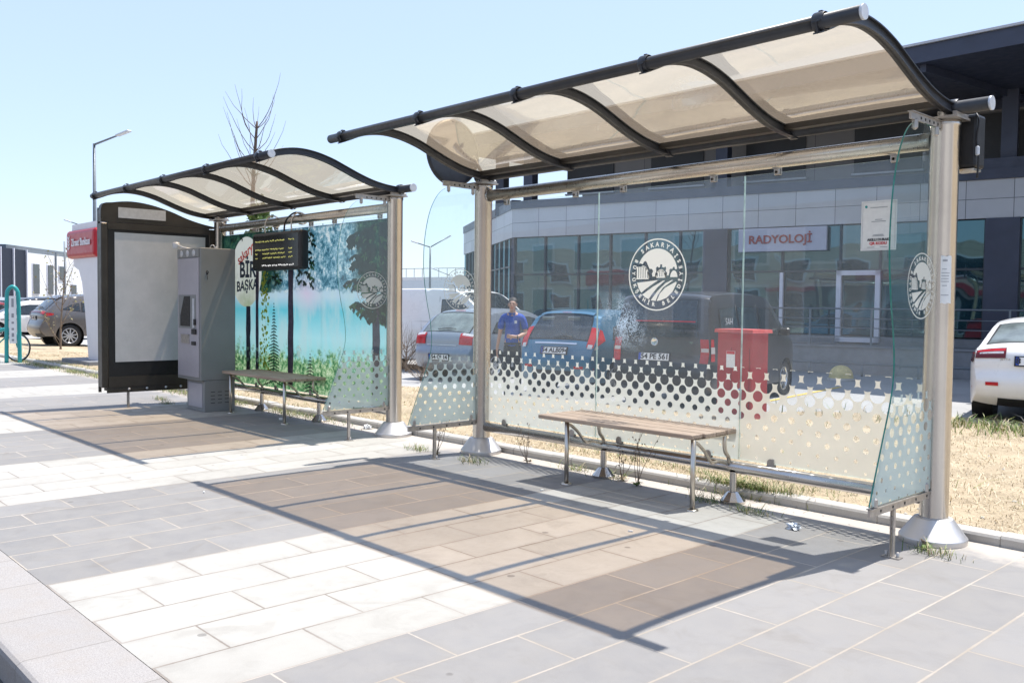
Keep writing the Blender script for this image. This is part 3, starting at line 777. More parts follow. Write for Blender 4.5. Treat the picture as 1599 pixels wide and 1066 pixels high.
# roundel with slogan
cxr, czr, rr = -12.02, 1.93, .50
A_, B_ = (1, 0, 0), (0, 0, 1)
tx = MB()
tx.v = []
text_mb('sakarya', .19, (cxr+X0+.04, .0072, czr+.27), (1, 0, .45), (-.45, 0, 1), 0, tx, mi=1, bold=.004)
text_mb('BİR', .31, (cxr+X0+.08, .0072, czr+.02), A_, B_, 0, tx, mi=0, bold=.010)
text_mb('BAŞKA', .20, (cxr+X0+.06, .0072, czr-.20), (1, 0, .06), B_, 0, tx, mi=0, bold=.006)
tx.build('printed_slogan', ('pnavy', 'pred'), picture, fix=False)
# dot border and small paw mark
def dotprint():
    t = NT('printed dots'); x, y, z = t.xyz(); h = None
    for k in (0, 1):
        fa = t.math('MULTIPLY', t.math('SUBTRACT', t.math('FRACT', t.math('DIVIDE', t.math('SUBTRACT', x, k*.0725), .145)), .5), .145)
        fb = t.math('MULTIPLY', t.math('SUBTRACT', t.math('FRACT', t.math('DIVIDE', t.math('SUBTRACT', z, k*.085), .17)), .5), .17)
        d = t.math('SQRT', t.math('ADD', t.math('MULTIPLY', fa, fa), t.math('MULTIPLY', fb, fb)))
        q = t.math('LESS_THAN', d, t.math('MULTIPLY', t.math('SUBTRACT', z, .22), .062)); h = q if h is None else t.math('MAXIMUM', h, q)
    tr = t.n('ShaderNodeBsdfTransparent', {'Color': (1, 1, 1)}).outputs[0]; df = t.n('ShaderNodeBsdfDiffuse', {'Color': (.50, .74, .52)}).outputs[0]
    return t.done(t.n('ShaderNodeMixShader', {0: t.math('MULTIPLY', h, .5), 1: tr, 2: df}).outputs[0])
M['pdot'] = dotprint()
MB().add([(.10, .0062, .36), (1.30, .0062, .36), (1.30, .0062, .86), (.10, .0062, .86)], [[0, 1, 2, 3]]).build('printed_dots', 'pdot', picture, fix=False)
pw = MB()
for dx, dz, r_ in ((0, 0, .045), (-.055, .055, .020), (-.02, .085, .022), (.025, .085, .022), (.06, .05, .020)):
    pp(pw, [(-10.50+dx+r_*math.cos(2*PI*q/10), .83+dz+r_*1.2*math.sin(2*PI*q/10)) for q in range(10)], .0058, 0)
pw.build('printed_paw', 'pcream', picture, fix=False)

# ================================================================ STREET FURNITURE
def bench(label, x0, x1, fx):
    t = thing('bench', label, 'bench', (x0, 5.42, 0)); L_ = x1-x0
    z = .545; wid = .138
    for k in range(4):
        pl = MB().box((L_/2+(.004 if k % 2 else -.006), .062+k*(wid+.012), z), (L_+rnd.uniform(-.01, .012), wid, .034), ch=.005)
        pl.build('seat_plank', 'wood', t)
    for f in fx:
        x = f-x0
        lg = MB().tube([(x, .03, 0), (x, .03, z-.02)], .019, 14)
        lg.lathe([(.045, 0), (.045, .010), (.02, .012)], (x, .03, 0), 14)
        lg.build('front_leg', 'steel2', t)
        ar = MB(); arc = catmull([(.03, z-.045), (.08, z-.055), (.17, z-.12), (.26, z-.21), (.36, .33), (.47, .30)], 4)
        ar.tube([(x, p[0], p[1]) for p in arc], .013, 10)
        arc = catmull([(.44, z-.02), (.43, z-.08), (.445, z-.15), (.49, z-.20), (.50, .30)], 4)
        ar.tube([(x, p[0], p[1]) for p in arc], .016, 10)
        ar.box((x, .24, z-.022), (.04, .42, .008))
        ar.build('curved_bracket', 'steel2', t)
    return t
bench('wooden plank bench with curved steel brackets inside the nearest shelter', -5.47, -3.86, (-5.16, -3.88))
bench('wooden plank bench beside the grey ticket machine in the farther shelter', -11.60, -9.85, (-11.42, -9.95))

# advertising light box closing the left end of the far shelter
t = thing('light_box', 'dark framed street light box with an empty white poster panel and arched top', 'advertising display', (-12.92, 4.33, 0))
arch = catmull([(-.06, 2.50), (-.05, 2.80), (.10, 2.855), (.35, 2.885), (.62, 2.86), (.90, 2.79), (1.15, 2.70), (1.38, 2.64), (1.56, 2.61)], 4)
MB().prism([(-.06, 2.58)]+[p for p in arch if p[1] > 2.58]+[(1.56, 2.58)], (.10, 0, 0), (-.05, 0, 0), (0, 1, 0), (0, 0, 1)).build('arched_header', 'darkbrown', t)
MB().box((.054, .50, 2.72), (.006, .66, .145)).build('name_plate', 'capgrey', t)
fr = MB()
fr.box((0, -.02, 1.43), (.13, .09, 2.27), ch=.01).box((0, 1.52, 1.43), (.13, .09, 2.27), ch=.01)
fr.box((0, .75, 2.53), (.13, 1.45, .09)).box((0, .75, .37), (.13, 1.45, .14))
fr.box((-.085, -.045, 1.5), (.03, .035, 2.55))
fr.build('frame', 'darkbrown', t)
MB().box((.0, .75, 1.45), (.09, 1.46, 2.08)).build('backing', 'black', t)
def poster():
    tt = NT('empty backlit poster sheet'); n = tt.noise(3, 8, .7); n2 = tt.noise(30, 4, .7)
    c = tt.mix(tt.ramp(n, (.3, 0), (.7, 1)), (.50, .53, .55), (.62, .64, .66)); c = tt.mix(tt.math('MULTIPLY', n2, .25), c, (.42, .43, .43))
    return tt.done(tt.bsdf(c, .35))
M['poster'] = poster()
MB().box((.047, .77, 1.545), (.006, 1.30, 1.80)).build('poster_panel', 'poster', t)
ft = MB().box((.0, .75, .275), (.11, 1.50, .05)).box((.058, .75, .245), (.006, 1.5, .055))
ft.build('foot_rail', 'darkbrown', t)
for y in (.30, .55, .82, 1.04): MB().lathe([(.018, 0), (.0185, .001), (0, .0015)], (.0615, y, .262), 14, 'x').build('rail_hole', 'capgrey', t)
MB().box((.01, .30, .125), (.006, .03, .25)).box((.03, .30, .125), (.006, .03, .25)).box((.02, .30, .004), (.11, .06, .008)).box((.02, .30, .2), (.02, .02, .02)).build('leg', 'zinc', t)

# ticket machine
t = thing('ticket_machine', 'tall grey ticket vending machine standing in front of the blank poster panel', 'ticket machine', (-12.06, 5.40, 0))
bevel(MB().box((0, 0, 1.325), (.76, .50, 1.80)).build('cabinet', 'machine', t), .012)
bevel(MB().box((.10, .02, .213), (.56, .44, .424)).build('plinth', 'machine', t), .008)
bevel(MB().box((.10, -.203, .22), (.44, .012, .33)).build('plinth_panel', 'machinefront', t), .004)
bevel(MB().box((0, -.256, 1.28), (.68, .014, 1.62)).build('front_door', 'machinefront', t), .004)
bevel(MB().box((0, -.258, 2.155), (.70, .012, .11)).build('lamp_strip', 'machine', t), .003)
for q in (-.2, 0, .2):
    MB().lathe([(.045, 0), (.045, -.006), (0, -.007)], (q, -.264, 2.155), 16, 'y').build('downlight', 'capgrey', t)
MB().box((-.02, -.264, 1.36), (.56, .006, .46)).build('screen_surround', 'machine', t)
MB().prism([(-.18, 1.16), (.13, 1.16), (.13, 1.57), (-.05, 1.57), (-.18, 1.30)], (0, -.006, 0), (-.05, -.268, 0), (1, 0, 0), (0, 0, 1)).build('touch_screen', 'black', t)
MB().box((.20, -.270, 1.34), (.05, .012, .40)).build('card_reader', 'capgrey', t)
MB().box((.24, -.272, 1.22), (.05, .02, .08)).build('coin_slot', 'black', t)
bevel(MB().box((.22, -.275, 1.09), (.12, .024, .07)).build('receipt_slot', 'black', t), .003)
bevel(MB().box((.20, -.272, .93), (.12, .016, .05)).build('change_slot', 'black', t), .003)
MB().box((-.08, -.266, .985), (.26, .010, .12)).box((-.08, -.272, 1.04), (.26, .01, .012)).build('ticket_tray', 'zinc', t)
vt = MB()
for k in range(4):
    for q in (-.08, .02, .12): vt.box((.3812, q, .12+k*.05), (.002, .06, .008))
vt.build('vent_slots', 'black', t)
MB().tube([(.3822, -.16, 1.86), (.3822, -.17, 1.89), (.3822, -.16, 1.92), (.3822, -.14, 1.90), (.3822, -.16, 1.86)], .006, 6).box((.3822, -.155, 1.82), (.002, .006, .05)).build('lock', 'black', t)
cv = MB(); cv.lathe([(.045, 0), (.05, .05), (.045, .085), (0, .09)], (-.42, -.25, 2.24), 16)
cv.tube([(-.38, -.25, 2.29), (-.30, -.20, 2.25), (-.22, -.12, 2.23)], .012, 8)
cv.build('camera_head', 'capgrey', t)
cbl = MB().tube(catmull([(.0, .05, 2.22), (.04, .05, 2.27), (.12, .05, 2.28), (.18, .06, 2.225), (.10, .1, 2.26), (.02, .12, 2.24)], 5), .008, 6)
cbl.build('cable', 'capgrey', t)

# departure board hanging from the far purlin
t = thing('departure_board', 'black electronic departure board hanging under the tube in front of the lake picture', 'display board', (-10.72, 5.80, 2.17))
bevel(MB().box((0, 0, 0), (1.30, .13, .50)).build('housing', 'black', t), .04, 3)
bevel(MB().box((0, -.063, .0), (1.20, .010, .43)).build('front_glass', mat('board glass', (.015, .016, .014), .18, 0, .1), t), .02)
tt = NT('amber led'); M['led'] = tt.done(tt.n('ShaderNodeEmission', {'Color': (.92, .90, .30), 'Strength': .30}).outputs[0])
tt = NT('white led'); M['ledw'] = tt.done(tt.n('ShaderNodeEmission', {'Color': (.95, .95, .95), 'Strength': .55}).outputs[0])
rl = random.Random(5)
ld = MB()
for row, z in enumerate((.135, .025, -.03, -.085, -.185)):
    x = -.53
    def word(n, x, mi):
        for _ in range(n):
            for q in range(rl.randint(2, 3)): ld.box((x, -.0695, z+rl.uniform(-.007, .007)), (rl.uniform(.005, .011), .002, rl.uniform(.008, .017)), mi=mi); x += .011
            x += .008
        return x+.02
    mi = 1 if row == 4 else 0
    if row in (2, 3): x = word(2, x, mi); x += .12
    if row == 4: x += .18
    while x < (.20 if row < 4 else .42): x = word(rl.randint(3, 7), x, mi)
    if row < 4: word(4 if row == 0 else 3, .36, mi)
ld.build('led_text', ('led', 'ledw'), t)
for q in (-.36, .34):
    hk = MB().tube(catmull([(q, -.01, .24), (q, -.02, .33), (q, .0, .42), (q, .06, .48), (q, .14, .485), (q, .20, .44), (q, .205, .38), (q, .16, .345), (q, .09, .345)], 3), .010, 8)
    hk.build('hanger', 'steel2', t)
MB().tube(catmull([(.12, 0, .24), (.10, .02, .35), (.12, .06, .44), (.20, .12, .50), (.26, .19, .47)], 4), .012, 8).build('cable', 'black', t)

# round sign plate on top of the nearest shelter's left end, seen edge-on behind the rib
t = thing('round_sign', 'dark round sign plate above the left end of the nearest shelter roof', 'sign', (-7.00, 5.69, 3.005))
MB().lathe([(.31, -.02), (.33, -.012), (.33, .012), (.31, .02)], (0, 0, 0), 48, 'x').lathe([(0, -.006), (.31, -.006)], (0, 0, 0), 48, 'x').lathe([(.31, .006), (0, .006)], (0, 0, 0), 48, 'x').build('sign_plate', 'dark', t)
MB().tube([(.0, .26, .0), (.14, .27, -.20)], .018, 8).build('sign_bracket', 'dark', t)
# loudspeaker box behind the right post
t = thing('speaker_box', 'black weathered box with a dangling cable behind the nearest shelter post', 'loudspeaker', (-2.255, 6.12, 2.575))
bevel(MB().box((0, 0, 0), (.13, .15, .34)).build('housing', 'black', t), .02)
MB().box((-.01, -.01, -.18), (.12, .12, .014)).build('bottom_bracket', 'steel2', t)
MB().tube(catmull([(.05, -.06, .17), (.075, -.08, .12), (.066, -.08, 0), (.08, -.08, -.1), (.075, -.08, -.24)], 4), .007, 6).build('cable', 'black', t)
bevel(MB().box((.074, -.085, -.07), (.025, .025, .06)).build('cable_clamp', 'capgrey', t), .01)

# notices
t = thing('notice', 'white notice with grey and red lettering stuck on the rear glass beside the right post', 'notice', (-2.775, 5.968, 2.065))
MB().box((0, 0, 0), (.245, .002, .335)).build('sheet', 'paper', t)
M['ngrey'] = mat('notice grey', (.30, .31, .33), .7, 0, .05)
nt_ = MB(); A_, B_ = (1, 0, 0), (0, 0, 1); YN = -.0025
for zz, ww in ((.122, .12), (.040, .05), (.028, .10), (-.062, .07), (-.070, .08)): nt_.box((.0, YN, zz), (ww, .001, .004), mi=0)
for (cx, cz, sx, sz) in ((0, .158, .225, .002), (0, -.158, .225, .002), (-.113, 0, .002, .318), (.113, 0, .002, .318)): nt_.box((cx, YN, cz), (sx, .001, sz), mi=2)
nt_.lathe([(.009, 0), (.009, .001), (0, .001)], (-.088, -.004, .13), 12, 'y', mi=3)
text_mb('AKILLI DURAK', .0235, (0, YN, -.096), A_, B_, .0008, nt_, mi=1, bold=.0009)
text_mb('QR KODU', .026, (0, YN, -.121), A_, B_, .0008, nt_, mi=4, bold=.0009)
for q in (-.05, .04): nt_.box((q, YN, -.146), (.05, .001, .004), mi=0)
nt_.build('lettering', ('ngrey', 'ink', 'capgrey', 'teal', 'redink'), t)
t = thing('paper_slip', 'long white paper slip with small print taped around the right steel post', 'paper notice', (-2.35, 5.95, 1.70))
sl_ = MB(); n = 10; rr_ = .0905
vs = []
for i in range(n+1):
    th = R(-70+42*i/n)
    for zz in (-.16, .14): vs.append((rr_*math.cos(th)+(.004 if zz < 0 and i in (0, n) else 0), rr_*math.sin(th), zz+.003*math.sin(i)))
sl_.add(vs, [[2*i, 2*i+2, 2*i+3, 2*i+1] for i in range(n)], 0, True); sl_.build('sheet', 'paper', t)
pr2 = MB()
for k, (zz, a0, a1) in enumerate(((.105, -62, -44), (.055, -64, -46), (.03, -66, -34), (.012, -66, -36), (-.006, -66, -38), (-.024, -66, -36), (-.05, -62, -44), (-.11, -66, -36))):
    h = .012 if k == 0 else .005
    for q in range(6):
        ta, tb = R(a0+(a1-a0)*q/6), R(a0+(a1-a0)*(q+.8)/6); r2 = rr_+.0009
        pr2.add([(r2*math.cos(ta), r2*math.sin(ta), zz), (r2*math.cos(tb), r2*math.sin(tb), zz), (r2*math.cos(tb), r2*math.sin(tb), zz+h), (r2*math.cos(ta), r2*math.sin(ta), zz+h)], [[0, 1, 2, 3]])
pr2.build('small_print', 'ngrey', t)

# red utility cabinet behind the shelter
t = thing('utility_cabinet', 'red metal utility cabinet with a white sticker standing on the lawn', 'utility cabinet', (-7.22, 11.05, -.08), R(-4))
bevel(MB().box((.05, .16, .61), (.60, .38, 1.22)).build('cabinet', 'red', t), .012)
MB().prism([(-.28, 1.22), (.39, 1.22), (.38, 1.27), (-.27, 1.27)], (0, .46, 0), (0, -.07, 0), (1, 0, 0), (0, 0, 1)).build('lid', mat('lighter red paint', (.58, .10, .09), .5, 0, .15), t)  # lid in a lighter red than the cabinet body
MB().box((-.01, -.034, .84), (.15, .004, .24)).box((-.01, -.037, .935), (.14, .003, .045), mi=1).build('sticker', ('paper', 'redink'), t)
MB().lathe([(.035, 0), (.04, -.012), (.02, -.02), (0, -.02)], (.16, -.03, .40), 16, 'y').build('lock', 'chrome', t)
MB().box((.0, -.032, .52), (.004, .003, .98)).box((.31, -.032, .52), (.003, .003, .98)).build('door_seam', 'black', t)

# dome bollards and flexible post at the edge of the lot
for i, (x, y, z, lb, mt) in enumerate(((-9.75, 19.3, -.12, 'yellow half-sphere concrete bollard at the edge of the lot', 'yellow'), (-7.0, 17.6, -.12, 'pale dusty half-sphere bollard just left of the nearest shelter post', 'capgrey'))):
    t = thing('dome_bollard', lb, 'bollard', (x, y, z), 0, 'concrete dome bollards')
    pr_ = [(.27, 0), (.27, .05), (.262, .10)]+[(.26*math.cos(R(a)), .10+.24*math.sin(R(a))) for a in range(10, 91, 10)]
    MB().lathe(pr_, (0, 0, 0), 24).build('dome', mt, t)
    MB().lathe([(.30, 0), (.30, .05), (.272, .052)], (0, 0, 0), 24).build('base_ring', 'curbstone', t)
t = thing('flexible_post', 'orange and white banded flexible post beside the dark van', 'marker post', (-11.0, 18.9, -.12))
MB().lathe([(.10, 0), (.10, .03), (.045, .05)], (0, 0, 0), 16).build('foot', 'black', t)
fp = MB()
for k in range(7): fp.lathe([(.042, .05+k*.10), (.042, .15+k*.10)], (0, 0, 0), 16, mi=k % 2)
fp.lathe([(.042, .75), (.03, .78), (0, .785)], (0, 0, 0), 16)
fp.build('banded_tube', (mat('orange plastic', (.55, .09, .03), .5), 'white'), t)

# litter
def crumple(name, label, loc, s, mt, seed):
    r_ = random.Random(seed); mb = MB(); vs = []
    bm = bmesh.new(); bmesh.ops.create_icosphere(bm, subdivisions=3, radius=1)
    for v in bm.verts:
        k = .55+.6*pnoise(v.co*2.1+Vector((seed, 0, 0)))+.25*pnoise(v.co*6)
        v.co = Vector((v.co.x*s*1.35*k, v.co.y*s*k, max(-.3*s, v.co.z*s*.75*k)+.28*s))
    me = bpy.data.meshes.new(name); bm.to_mesh(me); bm.free(); me.materials.append(M[mt])
    o = bpy.data.objects.new(name, me); col.objects.link(o); o.location = loc; tag(o, label, 'litter'); return o
M['foil'] = mat('crumpled silver wrapper', (.62, .64, .66), .3, .7, .4, 40)
crumple('crumpled_wrapper', 'crumpled silver wrapper lying on the pavement between bench and right post', (-3.10, 5.52, 0), .055, 'foil', 4)
crumple('plastic_bag', 'small crumpled white and blue bag behind the end pane of the farther shelter', (-8.98, 6.02, 0), .07, 'white', 9)
crumple('paper_scrap', 'small white paper scrap under the bench of the farther shelter', (-10.35, 5.62, 0), .035, 'paper', 13)
for i, (x, y, lb, sz) in enumerate(((-3.78, 4.62, 'small pale cigarette stub on the tinted tiles in front of the near bench', .032), (-5.10, 5.10, 'tiny cream paper shred near the shaded seam left of the near bench', .03), (-6.75, 3.0, 'small white flake lying on the grey tiles left of the shelter shadow', .025))):
    o = MB().box((0, 0, .006), (sz, .009, .009)).build('cigarette_stub' if i == 0 else 'paper_shred', 'paper'); o.location = (x, y, .001); o.rotation_euler = (0, 0, i*1.1+.4)
    tag(o, lb, 'litter')

# twiggy dry weeds growing at the curb
def weed(x, y, h, lb, seed, green=False):
    r_ = random.Random(seed); t = thing('dry_weed', lb, 'weed', (x, y, 0))
    st = MB(); lf = MB()
    for k in range(4):
        a = r_.uniform(0, 2*PI); p = Vector((0, 0, 0)); d = Vector((math.cos(a)*.35, math.sin(a)*.2, 1)); pts = [p.copy()]; hh = h*r_.uniform(.6, 1)
        for i in range(6):
            d += Vector((r_.uniform(-.25, .25), r_.uniform(-.2, .2), 0)); p = p+d.normalized()*hh/6; pts.append(p.copy())
            if i > 1:
                q = p+Vector((r_.uniform(-.4, .4), r_.uniform(-.2, .2), r_.uniform(.2, .5)))*h*.3
                st.tube([p, (p+q)/2+Vector((0, 0, .01)), q], .0016, 4); lf.lathe([(.004, 0), (.007, .006), (0, .014)], q, 5)
        st.tube(pts, [.0035-.0004*i for i in range(7)], 5)
    st.build('stems', 'twig', t); lf.build('seed_heads', 'twig', t)
    ba = MB()
    for k in range(26):
        a = r_.uniform(0, 2*PI); l = r_.uniform(.03, .08); dx, dy = math.cos(a), math.sin(a)
        ba.add([(0, 0, 0), (dx*l*.5-dy*.008, dy*l*.5+dx*.008, l*.5), (dx*l, dy*l, l*.3), (dx*l*.5+dy*.008, dy*l*.5-dx*.008, l*.5)], [[0, 1, 2, 3]])
    ba.build('leaves', 'leaf' if green else 'straw1', t)
weed(-4.72, 5.84, .50, 'tall branching dry weed behind the middle of the near bench', 1, True)
weed(-6.10, 5.90, .36, 'thin dry weed leaning beside the left post base of the nearest shelter', 2)
weed(-7.00, 5.52, .40, 'dry weed standing between bracket leg and left post', 3)
weed(-2.30, 5.70, .05, 'low green weed tuft at the foot of the right steel post', 4, True)
weed(-4.95, 5.93, .28, 'short dry weed close to the left rail support', 6)

# ================================================================ CARS
def carpaint(name, c, metal=.35, rough=.28, dust=.25):
    t = NT(name); n = t.noise(3, 6, .65); x, y, z = t.xyz()
    low = t.math('MULTIPLY', t.math('SUBTRACT', .62, z, clamp=True), 1.1)
    d = t.math('MULTIPLY', t.ramp(n, (.3, .3), (.75, 1)), t.math('ADD', low, dust*.4), clamp=True)
    base = t.mix(d, c, (.36, .31, .25))
    rg = t.math('ADD', t.math('MULTIPLY', d, .5), rough)
    return t.done(t.bsdf(base, rg, metal, **{'Coat Weight': .6, 'Coat Roughness': .08}))
M['cblue'] = carpaint('blue metallic paint', (.018, .150, .270)); M['csilver'] = carpaint('grey blue metallic paint', (.27, .31, .37), .5, .3)
M['cdark'] = carpaint('dark grey metallic paint', (.028, .030, .036), .35, .3, .12); M['cwhite'] = carpaint('white paint', (.80, .80, .80), 0, .25)
M['ctaupe'] = carpaint('grey brown metallic paint', (.12, .112, .11), .5, .3, .2); M['clight'] = carpaint('light silver paint', (.52, .54, .56), .5, .3)
M['cred'] = carpaint('dark red paint', (.30, .02, .02))
M['cglass'] = mat('tinted car glass', (.020, .027, .032), .07, 0, .6, 5, **{'Specular IOR Level': .9})
M['cglassl'] = mat('pale reflecting car glass', (.16, .19, .19), .12, 0, .35, 4, **{'Specular IOR Level': .9})  # paler base colour stands in for reflections on rear windows
M['lred'] = mat('red lamp lens', (.45, .012, .018), .15, 0, .2, 8); M['ldark'] = mat('smoked red lens', (.12, .008, .012), .12, 0, .2, 8)
M['lclear'] = mat('clear lamp lens', (.62, .60, .60), .12, .2, .15, 8)
M['rim'] = mat('alloy wheel', (.50, .51, .53), .28, .85, .1, 8)
M['plateblue'] = mat('plate blue', (.01, .06, .40), .5, 0, .05)

def car(name, label, cat, spec, loc, rz, group='parked cars'):
    L_, W_, H_ = spec['L'], spec['W'], spec['H']; ring = catmull(spec['ring'], 8); NR = len(ring); hw0 = W_/2
    zb = spec.get('zb', .24); belt = spec['belt']; tum = spec['tum']; y0, y1 = -L_/2, L_/2
    t = thing(name, label, cat, loc, rz, group)
    beltf = lambda y: belt+(spec.get('rise', .06))*(-y/L_)
    def hw(y, z):
        b = beltf(y)
        k = hw0
        dr = max(0, (y0+.55-y)/.55); df = max(0, (y-(y1-.75))/.75)
        k *= 1-spec.get('rr', .10)*dr**2.2-.16*df**2.2
        if z < b: k *= 1-.035*((b-z)/b)**2-.02*max(0, (z-b+.12)/.12)
        else: k = k*(1-.02)-(z-b)*tum
        return k
    def side_pt(sg, u, v):
        i = u*(NR-1); a = min(int(i), NR-2); f = i-a
        ry, rz_ = ring[a][0]*(1-f)+ring[a+1][0]*f, ring[a][1]*(1-f)+ring[a+1][1]*f
        by = (y0+.06)+(L_-.12)*u
        by = ring[0][0]+(ring[-1][0]-ring[0][0])*u
        y = by+(ry-by)*v; z = zb+(rz_-zb)*v
        return Vector((sg*hw(y, z)*(1-.025*v**10), y, z))
    def S(sidx, q, off=0):
        i = max(0, min(NR-1.001, sidx*8)); a = int(i); f = i-a
        p = Vector(ring[a])*(1-f)+Vector(ring[a+1])*f; tg = (Vector(ring[min(a+2, NR-1)])-Vector(ring[max(a-1, 0)])).normalized()
        n = Vector((-tg.y, tg.x)); bl = spec.get('bulge', .05)*(1-abs(q)**3.2)+off
        h = hw(p.x, p.y)*(1-.025)
        return Vector((q*h, p.x+n.x*bl, p.y+n.y*bl))
    # body shell with wheel arches cut out
    wr = spec.get('wr', .315); wy = spec['wheels']; ar = wr+.055
    bm = bmesh.new(); NU, NV = 110, 22
    for sg in (-1, 1):
        g = [[bm.verts.new(side_pt(sg, i/NU, j/NV)) for j in range(NV+1)] for i in range(NU+1)]
        for i in range(NU):
            for j in range(NV):
                c = sum((g[a][b].co for a, b in ((i, j), (i+1, j), (i+1, j+1), (i, j+1))), Vector())/4
                if any((c.y-q)**2+(c.z-wr)**2 < ar**2 for q in wy): continue
                try: bm.faces.new([g[i][j], g[i+1][j], g[i+1][j+1], g[i][j+1]] if sg > 0 else [g[i][j+1], g[i+1][j+1], g[i+1][j], g[i][j]])
                except ValueError: pass
        for v in [v for v in bm.verts if v.is_boundary or not v.link_faces]:
            for q in wy:
                d = Vector((v.co.y-q, v.co.z-wr)); l = d.length
                if l < ar*1.25 and l > ar*.6 and v.co.z > zb+.02 and v.link_faces:
                    d *= ar/l; v.co.y, v.co.z = q+d.x, wr+d.y
    for v in [v for v in bm.verts if not v.link_faces]: bm.verts.remove(v)
    NQ = 16
    g = [[bm.verts.new(S(i/8, -1+2*j/NQ)) for j in range(NQ+1)] for i in range(NR)]
    for i in range(NR-1):
        for j in range(NQ): bm.faces.new([g[i][j], g[i][j+1], g[i+1][j+1], g[i+1][j]])
    for f in bm.faces: f.smooth = True
    bmesh.ops.remove_doubles(bm, verts=bm.verts, dist=.004)
    me = bpy.data.meshes.new('body'); bm.to_mesh(me); bm.free(); me.materials.append(M[spec['paint']])
    body = bpy.data.objects.new('body', me); col.objects.link(body); body.parent = t
    ub = MB().box((0, 0, zb+.16), (W_*.80, L_*.92, .34)); ub.build('underbody', 'black', t)
    # bumper and cladding
    def patch(sa, sb, qa, qb, name, mt, off=.006, n=8, par=t, m_=8, qf=None):
        mb = MB(); vs = []
        for i in range(n+1):
            s_ = sa+(sb-sa)*i/n; k = 1 if qf is None else qf(i/n)
            for j in range(m_+1):
                q = qa+(qb-qa)*j/m_
                vs.append(S(s_, q*k, off))
        mb.add(vs, [[i*(m_+1)+j, i*(m_+1)+j+1, (i+1)*(m_+1)+j+1, (i+1)*(m_+1)+j] for i in range(n) for j in range(m_)], 0, True)
        return mb.build(name, mt, par)
    def sidepoly(pts, name, mt, off=.010, par=t, sides=(-1, 1), rib=True):
        for sg in sides:
            mb = MB(); P_ = [Vector((sg*(hw(y, z)+off), y, z)) for y, z in pts]
            mb.add(P_, [list(range(len(pts)))])
            if rib:
                Q_ = [Vector((sg*(hw(y, z)-.02), y, z)) for y, z in pts]; n = len(pts)
                mb.add(P_+Q_, [[i, (i+1) % n, n+(i+1) % n, n+i] for i in range(n)])
            mb.build(name, mt, par)
            if name == 'side_window':
                cy_ = sum(p[0] for p in pts)/len(pts); cz_ = sum(p[1] for p in pts)/len(pts)
                sp_ = [(cy_+(y-cy_)*1.035+(.012 if y > cy_ else -.012), z+(.016 if z > cz_ else -.016)) for y, z in pts]
                MB().add([Vector((sg*(hw(y, z)+.006), y, z)) for y, z in sp_], [list(range(len(sp_)))]).build('window_seal', 'black', body)
    for w_ in spec.get('glass', []):
        patch(w_[0]-.09, w_[1]+.09, w_[2]*1.035, w_[3]*1.035, 'window_seal', 'black', .003, par=body)
        patch(*w_[:4], w_[4], w_[5] if len(w_) > 5 else 'cglass', qf=w_[6] if len(w_) > 6 else None)
    for p_ in spec.get('patches', []): patch(*p_)
    for w_ in spec.get('side', []): sidepoly(w_[0], w_[1], w_[2])
    # seams
    for pts in spec.get('seams', []):
        for sg in (-1, 1):
            MB().tube([Vector((sg*(hw(y, z)+.001), y, z)) for y, z in pts], .004, 5).build('door_seam', 'black', body)
    for hy, hz in spec.get('handles', []):
        for sg in (-1, 1):
            MB().box((sg*(hw(hy, hz)+.018), hy, hz), (.03, .17, .025), ch=.008).build('door_handle', spec.get('hmat', spec['paint']), t)
    # wheels
    for q in wy:
        for sg in (-1, 1):
            xo = sg*(hw0-.035)
            tr = MB().lathe([(wr*.66, -.20*sg), (wr*.93, -.21*sg), (wr, -.17*sg), (wr, -.04*sg), (wr*.96, -.005*sg), (wr*.80, .004*sg), (wr*.66, -.012*sg)], (xo, q, wr), 36, 'x')
            wo = tr.build('wheel', 'rubber', t)
            rm = MB().lathe([(wr*.67, -.02*sg), (wr*.67, -.004*sg), (wr*.61, -.008*sg), (wr*.60, -.05*sg)], (xo, q, wr), 36, 'x')
            rm.lathe([(wr*.13, -.012*sg), (0, -.010*sg)], (xo, q, wr), 16, 'x')
            ns = spec.get('spokes', 5)
            for k in range(ns):
                a = 2*PI*k/ns+.2; dy, dz = math.cos(a), math.sin(a)
                px_, pz_ = -dz, dy; w1 = wr*(.10 if ns < 8 else .05)
                pts = []
                for rr_, ww_ in ((wr*.10, w1*1.3), (wr*.63, w1*.8)):
                    for e in (-1, 1): pts.append((xo-.012*sg, q+dy*rr_+px_*ww_*e, wr+dz*rr_+pz_*ww_*e))
                back = [(p[0]-.03*sg, p[1], p[2]) for p in pts]
                rm.add(pts+back, [[0, 1, 3, 2], [4, 6, 7, 5], [0, 2, 6, 4], [1, 5, 7, 3]])
            rm.build('rim', 'rim', wo)
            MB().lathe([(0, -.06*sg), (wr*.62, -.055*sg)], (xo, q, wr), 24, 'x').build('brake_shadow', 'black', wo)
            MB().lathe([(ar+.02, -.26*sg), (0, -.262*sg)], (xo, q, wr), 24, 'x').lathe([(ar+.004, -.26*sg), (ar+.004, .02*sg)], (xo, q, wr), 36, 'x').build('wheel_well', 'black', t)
    # mirrors
    for sg in (-1, 1):
        my, mz = spec['mirror']; h = hw(my, mz)
        mb = MB().box((sg*(h+.11), my, mz+.03), (.20, .10, .14), ch=.03).tube([(sg*(h-.02), my, mz-.01), (sg*(h+.05), my, mz)], .02, 8)
        bevel(mb.build('mirror', spec.get('mmat', spec['paint']), t), .02)
